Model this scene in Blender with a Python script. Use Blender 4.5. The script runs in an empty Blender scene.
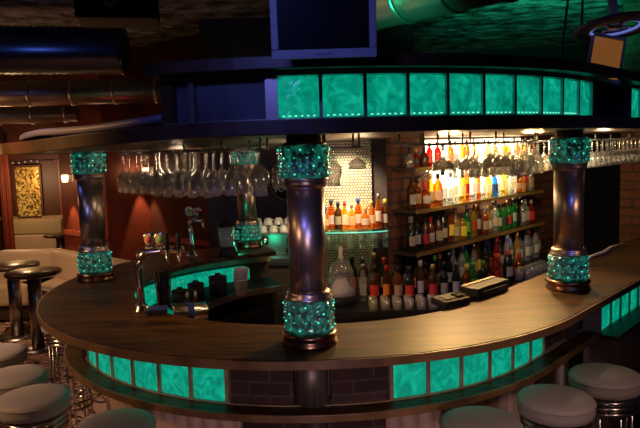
import bpy, bmesh, math, random
from math import sin, cos, pi, radians as R, sqrt, atan2
from mathutils import Vector, Matrix
random.seed(7)
C = bpy.context.scene.collection
SC = bpy.context.scene

# ------------------------------------------------------------------ camera
EYE = 1.85
cam = bpy.data.cameras.new('camera'); co = bpy.data.objects.new('camera', cam); C.objects.link(co)
p_, r_ = 0.10187, 0.029576
F_ = Vector((0, cos(p_), -sin(p_))); X_ = Vector((1, 0, 0)); U_ = X_.cross(F_)
X2 = cos(r_) * X_ - sin(r_) * U_; U2 = cos(r_) * U_ + sin(r_) * X_
co.matrix_world = Matrix(((X2.x, U2.x, -F_.x, 0), (X2.y, U2.y, -F_.y, 0), (X2.z, U2.z, -F_.z, EYE), (0, 0, 0, 1)))
cam.sensor_width = 36; cam.lens = 650 / 640 * 36; cam.clip_start = .05
SC.camera = co
SC.view_settings.view_transform = 'Standard'; SC.view_settings.look = 'None'
SC.view_settings.gamma = 1; SC.view_settings.use_curve_mapping = False
SC.view_settings.exposure = 0

# ------------------------------------------------------------------ world and lights
w = bpy.data.worlds.new('world'); SC.world = w; w.use_nodes = True
w.node_tree.nodes['Background'].inputs[0].default_value = (.25, .35, 1, 1)
w.node_tree.nodes['Background'].inputs[1].default_value = .008

def light(kind, loc, energy, col, target=None, size=.1, angle=60, blend=.6):
    l = bpy.data.lights.new(kind.lower() + '_lamp', kind); l.energy = energy; l.color = col
    if kind == 'AREA': l.size = size
    else: l.shadow_soft_size = size
    if kind == 'SPOT': l.spot_size = R(angle); l.spot_blend = blend
    o = bpy.data.objects.new(kind.lower() + '_lamp', l); C.objects.link(o); o.location = loc
    if target is not None:
        o.rotation_euler = (Vector(target) - Vector(loc)).to_track_quat('-Z', 'Y').to_euler()
    return o
BLUE = (.17, .21, 1); WARM = (1, .62, .28); TEAL = (.02, 1, .5); AMBER = (1, .5, .18)
# unseen lamps in front of the bar; fill and column spots are added
light('SPOT', (-.7, -.4, 2.9), 68, BLUE, (-.15, 2.2, 2.0), .12, 30, 1)
light('SPOT', (1.3, -.2, 2.7), 55, (.10, .18, 1), (1.25, 3.2, 1.5), .12, 22, 1)
light('SPOT', (-3.4, 1.5, 2.7), 130, (1, .58, .30), (-1.6, 2.9, .8), .25, 44, 1)
light('SPOT', (-3.3, 2.6, 2.9), 130, (1, .62, .38), (-2.3, 3.9, 0), .2, 62, .9)  # added to brighten the carpet at the left
light('SPOT', (-2.9, 1.9, 2.5), 260, (1, .50, .18), (-1.22, 2.75, 1.80), .12, 34, 1)
light('SPOT', (1.9, .2, 2.9), 60, (1, .66, .58), (.8, 2.5, .75), .25, 34, 1)
light('SPOT', (.1, -.6, 1.02), 60, (1, .66, .72), (.0, 2.4, .72), .2, 46, 1)  # low fill lamp added for the brick front, below counter height
light('SPOT', (.35, .2, 1.75), 30, (.36, .36, 1), (-.05, 2.46, 1.5), .05, 13, 1)  # added narrow blue spot for a streak on the middle column
light('SPOT', (-2.0, .6, 1.8), 46, (1, .50, .28), (-.05, 2.46, 1.5), .08, 13, 1)  # added warm spot to lift the side of the middle column
light('SPOT', (-2.2, 1.2, 1.8), 30, (.25, .35, 1), (-1.36, 3.86, 1.5), .05, 13, 1)  # added blue spot for the left column
light('SPOT', (2.9, 1.0, 1.8), 40, (1, .55, .34), (1.255, 3.26, 1.5), .08, 13, 1)  # added warm spot for the right column
light('POINT', (-2.6, 4.0, 2.62), 6, (.10, .22, 1), None, .08)
# lamps under the canopy over the work area, with some added fill
light('SPOT', (.75, 3.75, 1.86), 76, (1, .58, .20), (.62, 2.75, 1.1), .06, 100, .8)
light('SPOT', (1.35, 4.1, 1.86), 64, (1, .58, .20), (1.0, 3.0, 1.1), .06, 95, .8)
light('SPOT', (.95, 3.9, 1.86), 26, (1, .72, .40), (1.20, 5.2, 1.55), .05, 75, .9)
light('SPOT', (1.55, 4.5, 1.86), 22, (1, .72, .40), (1.75, 5.8, 1.45), .05, 75, .9)
light('POINT', (.85, 3.95, 1.72), 3, (1, .70, .38), None, .06)  # added fill for the shelf bottles and brick
light('POINT', (.25, 3.9, 1.70), 2.0, (1, .72, .42), None, .06)
light('POINT', (-.72, 3.35, 1.80), 2, (1, .70, .45), None, .03)  # added for sparkle in the long left glass rack
light('POINT', (1.75, 4.0, 1.80), 3.0, (1, .72, .42), None, .03)  # added to brighten the glasses of the right rack
light('SPOT', (2.0, 4.9, 1.86), 14, (1, .6, .3), (3.1, 6.1, 1.3), .06, 80, .8)  # added so the right brick wall is not left dark
light('POINT', (-.45, 5.55, 1.80), .9, (1, .75, .6), None, .04)  # added to bring out the round sign
# green lamps lying on top of the canopy, shining up
light('SPOT', (1.25, 4.3, 2.22), 90, TEAL, (1.5, 5.3, 3.1), .08, 70, .9)
light('SPOT', (.15, 3.5, 2.20), 26, TEAL, (.55, 3.9, 2.75), .08, 80, .8)
light('SPOT', (2.2, 4.7, 2.25), 130, TEAL, (2.3, 6.1, 3.1), .08, 66, .9)
light('SPOT', (-.7, 3.6, 2.22), 8, TEAL, (-.75, 4.2, 3.1), .08, 60, .8)
# room at the left
light('POINT', (-3.6, 6.0, 1.8), 9, (1, .45, .16), None, .15)
light('SPOT', (-3.3, 5.9, 2.2), 80, (1, .62, .34), (-3.0, 7.1, .5), .15, 80, .9)
light('POINT', (-1.35, 6.5, 1.55), .8, (1, .10, .03), None, .1)
light('POINT', (-4.2, 8.9, 1.5), 20, (1, .6, .28), None, .1)

# ------------------------------------------------------------------ materials
def new_mat(name):
    m = bpy.data.materials.new(name); m.use_nodes = True
    nt = m.node_tree; nt.nodes.clear()
    return m, nt, nt.nodes, nt.links
def mat(name, col, rough=.5, metal=0, emit=None, es=0, var=0, vscale=8, bump=0, bscale=30, stretch=(1, 1, 1), coat=0, trans=0, col2=None, bdist=.01):
    m, nt, N, L = new_mat(name)
    out = N.new('ShaderNodeOutputMaterial'); b = N.new('ShaderNodeBsdfPrincipled'); L.new(b.outputs[0], out.inputs[0])
    b.inputs['Base Color'].default_value = (*col, 1); b.inputs['Roughness'].default_value = rough
    b.inputs['Metallic'].default_value = metal; b.inputs['Coat Weight'].default_value = coat
    b.inputs['Coat Roughness'].default_value = .15
    b.inputs['Transmission Weight'].default_value = trans
    if emit: b.inputs['Emission Color'].default_value = (*emit, 1); b.inputs['Emission Strength'].default_value = es
    if var or col2 or bump:
        tc = N.new('ShaderNodeTexCoord'); mp = N.new('ShaderNodeMapping'); mp.inputs['Scale'].default_value = stretch
        L.new(tc.outputs['Object'], mp.inputs[0])
    if var or col2:
        n = N.new('ShaderNodeTexNoise'); n.inputs['Scale'].default_value = vscale; n.inputs['Detail'].default_value = 6
        L.new(mp.outputs[0], n.inputs['Vector'])
        cr = N.new('ShaderNodeValToRGB'); L.new(n.outputs['Fac'], cr.inputs[0])
        c2 = col2 or tuple(min(1, c * (1 + var)) for c in col); c1 = col if col2 else tuple(c * (1 - var) for c in col)
        cr.color_ramp.elements[0].position = .35; cr.color_ramp.elements[1].position = .65
        cr.color_ramp.elements[0].color = (*c1, 1); cr.color_ramp.elements[1].color = (*c2, 1)
        L.new(cr.outputs[0], b.inputs['Base Color'])
    if bump:
        n2 = N.new('ShaderNodeTexNoise'); n2.inputs['Scale'].default_value = bscale; n2.inputs['Detail'].default_value = 4
        L.new(mp.outputs[0], n2.inputs['Vector'])
        bp = N.new('ShaderNodeBump'); bp.inputs['Strength'].default_value = bump; bp.inputs['Distance'].default_value = bdist
        L.new(n2.outputs['Fac'], bp.inputs['Height']); L.new(bp.outputs[0], b.inputs['Normal'])
    return m
def brick_mat(name, c1, c2, mortar, bw=.2, bh=.07, ms=.008, uvspace=True, rough=.8, bump=.4):
    m, nt, N, L = new_mat(name)
    out = N.new('ShaderNodeOutputMaterial'); b = N.new('ShaderNodeBsdfPrincipled'); L.new(b.outputs[0], out.inputs[0])
    b.inputs['Roughness'].default_value = rough
    tc = N.new('ShaderNodeTexCoord'); br = N.new('ShaderNodeTexBrick')
    L.new(tc.outputs['UV'], br.inputs['Vector'])
    br.inputs['Color1'].default_value = (*c1, 1); br.inputs['Color2'].default_value = (*c2, 1); br.inputs['Mortar'].default_value = (*mortar, 1)
    br.inputs['Scale'].default_value = 1; br.inputs['Brick Width'].default_value = bw; br.inputs['Row Height'].default_value = bh
    br.inputs['Mortar Size'].default_value = ms; br.inputs['Mortar Smooth'].default_value = .3
    n = N.new('ShaderNodeTexNoise'); n.inputs['Scale'].default_value = 14; n.inputs['Detail'].default_value = 5
    L.new(tc.outputs['UV'], n.inputs['Vector'])
    mx = N.new('ShaderNodeMixRGB'); mx.blend_type = 'MULTIPLY'; mx.inputs[0].default_value = .7
    L.new(br.outputs['Color'], mx.inputs[1]); L.new(n.outputs['Color'], mx.inputs[2]); L.new(mx.outputs[0], b.inputs['Base Color'])
    inv = N.new('ShaderNodeMath'); inv.operation = 'SUBTRACT'; inv.inputs[0].default_value = 1; L.new(br.outputs['Fac'], inv.inputs[1])
    bp = N.new('ShaderNodeBump'); bp.inputs['Strength'].default_value = bump; bp.inputs['Distance'].default_value = .01
    L.new(inv.outputs[0], bp.inputs['Height']); L.new(bp.outputs[0], b.inputs['Normal'])
    return m
def glass_mat(name, tint=(1, 1, 1), gloss=(1, 1, 1), ior=1.45, extra=.0, rough=.03, diffuse_lift=0, body=(.8, .8, .78)):
    # clear or tinted glass: see-through body with fresnel reflections
    m, nt, N, L = new_mat(name)
    out = N.new('ShaderNodeOutputMaterial'); mx = N.new('ShaderNodeMixShader')
    t = N.new('ShaderNodeBsdfTransparent'); t.inputs[0].default_value = (*tint, 1)
    g = N.new('ShaderNodeBsdfGlossy'); g.inputs['Color'].default_value = (*gloss, 1); g.inputs['Roughness'].default_value = rough
    lw = N.new('ShaderNodeLayerWeight'); lw.inputs[0].default_value = .24
    ad = N.new('ShaderNodeMath'); ad.operation = 'ADD'; ad.inputs[1].default_value = extra; ad.use_clamp = True
    L.new(lw.outputs['Facing'], ad.inputs[0])
    L.new(ad.outputs[0], mx.inputs[0]); L.new(t.outputs[0], mx.inputs[1]); L.new(g.outputs[0], mx.inputs[2])
    if diffuse_lift:      # added diffuse share brightens the glass in place of reflected light
        d = N.new('ShaderNodeBsdfDiffuse'); d.inputs[0].default_value = (*body, 1); m2 = N.new('ShaderNodeMixShader'); m2.inputs[0].default_value = diffuse_lift
        L.new(mx.outputs[0], m2.inputs[1]); L.new(d.outputs[0], m2.inputs[2]); L.new(m2.outputs[0], out.inputs[0])
    else: L.new(mx.outputs[0], out.inputs[0])
    return m
def glow_mat(name, col, strength):
    m, nt, N, L = new_mat(name)
    out = N.new('ShaderNodeOutputMaterial'); e = N.new('ShaderNodeEmission'); e.inputs[0].default_value = (*col, 1); e.inputs[1].default_value = strength
    L.new(e.outputs[0], out.inputs[0]); return m
def paper_mat(name, col):
    # thin paper: lets some of the light behind it through
    m, nt, N, L = new_mat(name)
    out = N.new('ShaderNodeOutputMaterial'); mx = N.new('ShaderNodeMixShader'); mx.inputs[0].default_value = .45
    d = N.new('ShaderNodeBsdfDiffuse'); d.inputs[0].default_value = (*col, 1); t = N.new('ShaderNodeBsdfTranslucent'); t.inputs[0].default_value = (*col, 1)
    L.new(d.outputs[0], mx.inputs[1]); L.new(t.outputs[0], mx.inputs[2]); L.new(mx.outputs[0], out.inputs[0]); return m
def block_mat(name, strength):
    # backlit moulded glass block: light from inside broken up by the wavy pattern of the glass
    m, nt, N, L = new_mat(name)
    out = N.new('ShaderNodeOutputMaterial'); b = N.new('ShaderNodeBsdfPrincipled'); L.new(b.outputs[0], out.inputs[0])
    b.inputs['Base Color'].default_value = (.01, .08, .06, 1); b.inputs['Roughness'].default_value = .12
    tc = N.new('ShaderNodeTexCoord'); oi = N.new('ShaderNodeObjectInfo'); va = N.new('ShaderNodeVectorMath'); va.operation = 'ADD'
    ml = N.new('ShaderNodeMath'); ml.operation = 'MULTIPLY'; ml.inputs[1].default_value = 37; L.new(oi.outputs['Random'], ml.inputs[0])
    L.new(tc.outputs['Object'], va.inputs[0]); L.new(ml.outputs[0], va.inputs[1])
    n = N.new('ShaderNodeTexNoise'); n.inputs['Scale'].default_value = 17; n.inputs['Detail'].default_value = 5; n.inputs['Distortion'].default_value = 1.5
    L.new(va.outputs[0], n.inputs['Vector'])
    cr = N.new('ShaderNodeValToRGB'); L.new(n.outputs['Fac'], cr.inputs[0]); E = cr.color_ramp.elements
    E[0].position = .3; E[0].color = (.0, .20, .125, 1); E[1].position = .75; E[1].color = (.008, .58, .35, 1)
    e = E.new(.5); e.color = (.001, .33, .21, 1)
    L.new(cr.outputs[0], b.inputs['Emission Color']); b.inputs['Emission Strength'].default_value = strength
    bp = N.new('ShaderNodeBump'); bp.inputs['Strength'].default_value = .5; bp.inputs['Distance'].default_value = .01
    L.new(n.outputs['Fac'], bp.inputs['Height']); L.new(bp.outputs[0], b.inputs['Normal'])
    return m
def cuff_mat(name):
    # faceted glass cuff: diamond lattice with a teal glow of the diodes inside
    m, nt, N, L = new_mat(name)
    out = N.new('ShaderNodeOutputMaterial'); b = N.new('ShaderNodeBsdfPrincipled'); L.new(b.outputs[0], out.inputs[0])
    b.inputs['Base Color'].default_value = (.16, .27, .26, 1); b.inputs['Roughness'].default_value = .12; b.inputs['Metallic'].default_value = .5
    tc = N.new('ShaderNodeTexCoord'); v = N.new('ShaderNodeTexVoronoi'); v.inputs['Scale'].default_value = 62; L.new(tc.outputs['Object'], v.inputs['Vector'])
    cr = N.new('ShaderNodeValToRGB'); L.new(v.outputs['Color'], cr.inputs[0]); E = cr.color_ramp.elements
    E[0].position = .3; E[0].color = (.0, .012, .01, 1); E[1].position = .9; E[1].color = (.01, .30, .20, 1)
    L.new(cr.outputs[0], b.inputs['Emission Color']); b.inputs['Emission Strength'].default_value = .38
    bp = N.new('ShaderNodeBump'); bp.inputs['Strength'].default_value = .8; bp.inputs['Distance'].default_value = .01
    L.new(v.outputs['Distance'], bp.inputs['Height']); L.new(bp.outputs[0], b.inputs['Normal'])
    return m
def carpet_mat(name):
    m, nt, N, L = new_mat(name)
    out = N.new('ShaderNodeOutputMaterial'); b = N.new('ShaderNodeBsdfPrincipled'); L.new(b.outputs[0], out.inputs[0]); b.inputs['Roughness'].default_value = .95
    tc = N.new('ShaderNodeTexCoord'); n = N.new('ShaderNodeTexNoise'); n.inputs['Scale'].default_value = 2.4; n.inputs['Detail'].default_value = 1.5; n.inputs['Distortion'].default_value = 2.5
    L.new(tc.outputs['Object'], n.inputs['Vector'])
    wv = N.new('ShaderNodeMath'); wv.operation = 'PINGPONG'; wv.inputs[1].default_value = .06; L.new(n.outputs['Fac'], wv.inputs[0])
    ml = N.new('ShaderNodeMath'); ml.operation = 'MULTIPLY'; ml.inputs[1].default_value = 16.6; L.new(wv.outputs[0], ml.inputs[0])
    cr = N.new('ShaderNodeValToRGB'); L.new(ml.outputs[0], cr.inputs[0]); E = cr.color_ramp.elements
    E[0].position = .28; E[0].color = (.05, .022, .018, 1); E[1].position = .5; E[1].color = (.78, .48, .34, 1)
    L.new(cr.outputs[0], b.inputs['Base Color']); return m
def glitter_mat(name):
    m, nt, N, L = new_mat(name)
    out = N.new('ShaderNodeOutputMaterial'); b = N.new('ShaderNodeBsdfPrincipled'); L.new(b.outputs[0], out.inputs[0])
    b.inputs['Roughness'].default_value = .3; b.inputs['Metallic'].default_value = .6
    tc = N.new('ShaderNodeTexCoord'); v = N.new('ShaderNodeTexVoronoi'); v.inputs['Scale'].default_value = 38; L.new(tc.outputs['Object'], v.inputs['Vector'])
    cr = N.new('ShaderNodeValToRGB'); L.new(v.outputs['Color'], cr.inputs[0]); E = cr.color_ramp.elements
    E[0].position = .25; E[0].color = (.12, .05, .01, 1); E[1].position = .8; E[1].color = (1, .62, .12, 1)
    L.new(cr.outputs[0], b.inputs['Base Color']); L.new(cr.outputs[0], b.inputs['Emission Color']); b.inputs['Emission Strength'].default_value = .22  # glint of the flakes also put in as a faint glow
    return m

M = dict(
    wood=mat('bar_wood', (.018, .008, .003), .48, col2=(.125, .056, .012), vscale=4, stretch=(1, 9, 9), bump=.05, bscale=8),
    edge=mat('edge_wood', (.17, .088, .036), .40, col2=(.32, .17, .075), vscale=9, bump=.1, bscale=20),
    darkwood=mat('dark_wood', (.035, .022, .016), .45, col2=(.065, .042, .03), vscale=7, stretch=(1, 1, 6)),
    frame=mat('frame_wood', (.30, .21, .13), .32, col2=(.46, .34, .22), vscale=10),
    canopy=mat('canopy_wood', (.045, .022, .010), .38, col2=(.12, .06, .028), vscale=6),
    panel=mat('canopy_panel', (.06, .06, .07), .5, col2=(.12, .12, .14), vscale=6),
    black=mat('black_plastic', (.012, .012, .013), .55),
    rubber=mat('black_rubber', (.015, .014, .014), .7),
    chrome=mat('chrome', (.72, .66, .60), .20, 1),
    steel=mat('brushed_steel', (.42, .38, .36), .32, 1, bump=.05, bscale=60),
    shaft=mat('column_metal', (.52, .42, .38), .33, .95, var=.25, vscale=40, bump=.03, bscale=30, stretch=(1, 1, .02)),
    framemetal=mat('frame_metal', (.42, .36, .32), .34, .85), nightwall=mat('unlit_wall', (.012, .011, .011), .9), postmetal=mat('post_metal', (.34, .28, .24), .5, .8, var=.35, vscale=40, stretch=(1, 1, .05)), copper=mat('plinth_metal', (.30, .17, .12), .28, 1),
    block=block_mat('teal_glass_block', .82), cuff=cuff_mat('glass_cuff'),
    dot=glow_mat('teal_diode', (.08, .9, .62), 1.1), led=glow_mat('led_teal', (.20, .9, .66), 1.3),
    brick=brick_mat('wall_brick', (.30, .105, .055), (.20, .07, .04), (.10, .065, .045), .26, .085, .012),
    barbrick=brick_mat('bar_brick', (.11, .05, .045), (.08, .036, .032), (.15, .11, .10), .17, .055, .006),
    mosaic=brick_mat('mosaic_tile', (.92, .88, .76), (.80, .72, .56), (.14, .10, .07), .021, .021, .0036, rough=.3),
    carpet=carpet_mat('carpet'), glitter=glitter_mat('gold_glitter'),
    red=mat('red_wall', (.20, .034, .015), .55, var=.25, vscale=3),
    darkred=mat('dark_red_wall', (.075, .021, .013), .5, var=.2, vscale=3),
    mould=mat('rail_wood', (.36, .08, .035), .4),
    dark=mat('dark_wall', (.05, .035, .04), .7, var=.3, vscale=5),
    ceil=mat('rough_ceiling', (.012, .012, .011), .7, col2=(.30, .30, .28), vscale=6, bump=1.0, bscale=7, bdist=.12),
    duct=mat('duct_metal', (.40, .34, .30), .36, .9, bump=.1, bscale=8),
    darkduct=mat('dark_duct_foil', (.10, .11, .13), .27, .9), skirt=mat('corrugated_cladding', (.76, .53, .42), .4, .15),
    leather=mat('stool_leather', (.62, .53, .46), .48, bump=.06, bscale=90),
    cream=mat('cream_leather', (.66, .50, .34), .5, bump=.05, bscale=40),
    tabletop=mat('table_top', (.05, .026, .014), .28, coat=.3),
    bezel=mat('silver_plastic', (.50, .50, .56), .35), screen=mat('screen_glass', (.004, .004, .007), .25),
    reflectscreen=mat('screen_reflection', (.02, .012, .006), .15, emit=(1, .36, .08), es=.16),  # orange reflection on the screen painted as a dim glow
    glass=glass_mat('clear_glass', (.94, .95, .95), extra=.06, rough=.08, diffuse_lift=.15), shelfglass=glass_mat('shelf_glass', (.55, .75, .65), extra=.1),
    amberglass=glass_mat('amber_glass', (.82, .33, .05), extra=.03, diffuse_lift=0.16, body=(.55, .16, .02)), orangeglass=glass_mat('orange_glass', (.95, .50, .12), extra=.03, diffuse_lift=0.14, body=(.8, .32, .05)),
    greenglass=glass_mat('green_glass', (.04, .42, .08), extra=.05, diffuse_lift=0.3, body=(.02, .40, .06)), clearglass=glass_mat('bottle_glass', (.85, .88, .84), extra=.10, diffuse_lift=.14),
    yellowglass=glass_mat('yellow_glass', (.92, .74, .18), extra=.03, diffuse_lift=0.2, body=(.8, .55, .08)), redglass=glass_mat('red_glass', (.75, .06, .03), extra=.04, diffuse_lift=0.25, body=(.6, .03, .02)),
    blueglass=glass_mat('blue_glass', (.10, .45, .85), extra=.05, diffuse_lift=0.3, body=(.05, .30, .75)), darkglass=mat('dark_bottle_glass', (.012, .016, .010), .08),
    brownglass=mat('brown_bottle_glass', (.06, .022, .008), .08),
    white=paper_mat('white_paper', (.80, .77, .70)), ivory=paper_mat('cream_paper', (.74, .62, .40)), porcelain=mat('porcelain', (.8, .74, .66), .25),
    gold=mat('gold_foil', (.75, .50, .15), .35, .7), redp=mat('red_paper', (.60, .04, .025), .5), greenp=mat('green_paper', (.12, .55, .05), .5),
    bluep=mat('blue_paper', (.025, .06, .30), .5), yellowp=mat('yellow_paper', (.85, .60, .05), .5), orangep=mat('orange_paper', (.85, .26, .04), .5),
    blackp=mat('black_paper', (.02, .02, .02), .5), lampglow=glow_mat('lamp_glow', (1, .74, .40), 5), backlit=glow_mat('backlit_panel', (1, .78, .44), 10),
    tube=glow_mat('warm_tube', (1, .74, .38), 14), cable=mat('cable_sheath', (.19, .18, .26), .45), lampdim=glow_mat('bulb_glow', (1, .7, .5), .35), bluering=glow_mat('blue_ring', (.25, .3, 1), .5),
    towel=mat('white_cloth', (.7, .66, .58), .8),
)

for k in ('wood', 'rubber', 'black'): next(n for n in M[k].node_tree.nodes if n.type == 'BSDF_PRINCIPLED').inputs['Specular IOR Level'].default_value = .28

# ------------------------------------------------------------------ mesh helpers
class MB:
    def __init__(s): s.v = []; s.f = []; s.uv = []; s.smooth = []
    def quad(s, *ids, uv=None, sm=False): s.f.append(ids); s.uv.append(uv); s.smooth.append(sm)
    def box(s, c, size, rz=0, tilt=None):
        i = len(s.v); m = Matrix.Rotation(rz, 3, 'Z')
        if tilt is not None: m = m @ Matrix.Rotation(tilt, 3, 'X')
        for x in (-1, 1):
            for y in (-1, 1):
                for z in (-1, 1):
                    s.v.append(tuple(Vector(c) + m @ Vector((x * size[0] / 2, y * size[1] / 2, z * size[2] / 2))))
        for q in ((0, 1, 3, 2), (4, 6, 7, 5), (0, 4, 5, 1), (2, 3, 7, 6), (0, 2, 6, 4), (1, 5, 7, 3)):
            s.quad(*[i + k for k in q])
        return s
    def lathe(s, prof, c=(0, 0, 0), n=20, power=2, axis=None, a0=0, a1=2 * pi, cap=True):
        full = abs(a1 - a0 - 2 * pi) < 1e-6; cols = n if full else n + 1; i = len(s.v)
        rot = Vector((0, 0, 1)).rotation_difference(Vector(axis)).to_matrix() if axis is not None else None
        for r, z in prof:
            for k in range(cols):
                a = a0 + (a1 - a0) * k / n; ca, sa = cos(a), sin(a)
                d = 1 if power == 2 else (abs(ca) ** power + abs(sa) ** power) ** (-1 / power)
                q = Vector((r * d * ca, r * d * sa, z))
                if rot: q = rot @ q
                s.v.append(tuple(q + Vector(c)))
        for j in range(len(prof) - 1):
            for k in range(n):
                k2 = (k + 1) % cols
                s.quad(i + j * cols + k, i + j * cols + k2, i + (j + 1) * cols + k2, i + (j + 1) * cols + k, sm=True)
        if cap and full:
            if prof[0][0] > 1e-5: s.quad(*[i + k for k in range(n)][::-1])
            if prof[-1][0] > 1e-5: s.quad(*[i + (len(prof) - 1) * n + k for k in range(n)])
        return s
    def tube(s, pts, r, n=8, cap=True):
        pts = [Vector(p) for p in pts]; i = len(s.v); up = Vector((0, 0, 1)); rr = r if isinstance(r, (list, tuple)) else [r] * len(pts)
        for j, p in enumerate(pts):
            t = (pts[min(j + 1, len(pts) - 1)] - pts[max(j - 1, 0)]).normalized()
            a = t.cross(up) if abs(t.dot(up)) < .95 else t.cross(Vector((1, 0, 0)))
            a.normalize(); b = t.cross(a)
            for k in range(n):
                an = 2 * pi * k / n; s.v.append(tuple(p + (a * cos(an) + b * sin(an)) * rr[j]))
        for j in range(len(pts) - 1):
            for k in range(n):
                k2 = (k + 1) % n
                s.quad(i + j * n + k, i + j * n + k2, i + (j + 1) * n + k2, i + (j + 1) * n + k, sm=True)
        if cap:
            s.quad(*[i + k for k in range(n)][::-1]); s.quad(*[i + (len(pts) - 1) * n + k for k in range(n)])
        return s
    def ring(s, c, r, t, n=28, m=6):
        i = len(s.v)
        for k in range(n):
            a = 2 * pi * k / n
            for j in range(m):
                b = 2 * pi * j / m; q = r + t * cos(b); s.v.append((c[0] + q * cos(a), c[1] + q * sin(a), c[2] + t * sin(b)))
        for k in range(n):
            for j in range(m):
                k2, j2 = (k + 1) % n, (j + 1) % m
                s.quad(i + k * m + j, i + k2 * m + j, i + k2 * m + j2, i + k * m + j2, sm=True)
        return s
    def sweep(s, inner, outer, z0, z1):
        # rectangular section carried along two matching 2D lines
        i = len(s.v); n = len(inner); L = 0; us = [0]
        for k in range(1, n): L += math.dist(outer[k], outer[k - 1]); us.append(L)
        for a, b in zip(inner, outer):
            s.v += [(a[0], a[1], z0), (b[0], b[1], z0), (b[0], b[1], z1), (a[0], a[1], z1)]
        for k in range(n - 1):
            for j in range(4):
                j2 = (j + 1) % 4; q = i + k * 4
                zz = [z0, z0, z1, z1]; u0, u1 = us[k], us[k + 1]
                if j in (1, 3): uv = ((u0, zz[j]), (u1, zz[j]), (u1, zz[j2]), (u0, zz[j2]))
                else: uv = ((u0, 0), (u1, 0), (u1, .3), (u0, .3))
                s.quad(q + j, q + 4 + j, q + 4 + j2, q + j2, uv=uv)
        s.quad(i, i + 1, i + 2, i + 3); e = i + (n - 1) * 4; s.quad(e + 3, e + 2, e + 1, e)
        return s
    def prism(s, poly, z0, z1):
        i = len(s.v); n = len(poly)
        s.v += [(x, y, z0) for x, y in poly] + [(x, y, z1) for x, y in poly]
        s.quad(*[i + k for k in range(n)][::-1]); s.quad(*[i + n + k for k in range(n)])
        for k in range(n):
            k2 = (k + 1) % n; s.quad(i + k, i + k2, i + n + k2, i + n + k)
        return s
    def slab(s, a, b, th, z0, z1):
        # upright wall slab from a to b, thickness th to the left of a->b, with brick uv
        d = Vector((b[0] - a[0], b[1] - a[1])); L = d.length; d.normalize(); n = Vector((-d.y, d.x)) * th
        i = len(s.v); P = [a, b, (b[0] + n.x, b[1] + n.y), (a[0] + n.x, a[1] + n.y)]
        s.v += [(x, y, z0) for x, y in P] + [(x, y, z1) for x, y in P]
        for k in range(4):
            k2 = (k + 1) % 4; u = [0, L, L + th, 2 * L + th, 2 * L + 2 * th]
            s.quad(i + k, i + k2, i + 4 + k2, i + 4 + k, uv=((u[k], z0), (u[k + 1], z0), (u[k + 1], z1), (u[k], z1)))
        s.quad(i + 3, i + 2, i + 1, i); s.quad(i + 4, i + 5, i + 6, i + 7); return s
def mesh_of(name, mb, off=(0, 0, 0), bevel=0):
    me = bpy.data.meshes.new(name)
    me.from_pydata([(x - off[0], y - off[1], z - off[2]) for x, y, z in mb.v], [], mb.f)
    ul = me.uv_layers.new(name='uv')
    for p, uv, sm in zip(me.polygons, mb.uv, mb.smooth):
        p.use_smooth = sm
        if uv:
            for li, q in zip(p.loop_indices, uv): ul.data[li].uv = q
    bm = bmesh.new(); bm.from_mesh(me); bmesh.ops.recalc_face_normals(bm, faces=bm.faces)
    if bevel:
        bmesh.ops.bevel(bm, geom=[e for e in bm.edges if len(e.link_faces) == 2 and e.calc_face_angle(0) > .6], offset=bevel, segments=2, affect='EDGES', profile=.6)
    bm.to_mesh(me); bm.free(); me.update(); return me
def wloc(o): return Vector(o.location) + (wloc(o.parent) if o.parent else Vector((0, 0, 0)))
def obj(name, mb, m, parent=None, bevel=0, world=True, origin=None):
    # one mesh object; verts given in world space are moved into the frame of the parent / own origin
    off = wloc(parent) if (parent is not None and world) else Vector((0, 0, 0))
    if origin is not None: off = Vector(origin)
    me = mesh_of(name, mb, off, bevel)
    mm = M[m] if isinstance(m, str) else m
    me.materials.append(mm)
    o = bpy.data.objects.new(name, me); C.objects.link(o)
    if origin is not None: o.location = Vector(origin) - (wloc(parent) if parent else Vector((0, 0, 0)))
    if parent is not None: o.parent = parent
    return o
def tag(o, label, cat, group=None):
    o['label'] = label; o['category'] = cat
    if group: o['group'] = group
    return o
def thing(name, label, cat, loc=(0, 0, 0), rz=0, group=None):
    o = bpy.data.objects.new(name, None); C.objects.link(o); o.location = loc; o.rotation_euler = (0, 0, rz); o.empty_display_size = .05
    return tag(o, label, cat, group)
def struct(name, mb, m, bevel=0):
    o = obj(name, mb, m, bevel=bevel); o['kind'] = 'structure'; return o
def setmat(o, m):
    o.material_slots[0].link = 'OBJECT'; o.material_slots[0].material = M[m] if isinstance(m, str) else m
def dup(root, loc, rz=0, label=None, group=None, mats=None):
    r = root.copy(); C.objects.link(r); r.location = loc; r.rotation_euler = (0, 0, rz)
    if label: r['label'] = label
    if group: r['group'] = group
    for ch in list(root.children):
        c = ch.copy(); C.objects.link(c); c.parent = r
        for g in ch.children:
            d = g.copy(); C.objects.link(d); d.parent = c
    return r

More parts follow.
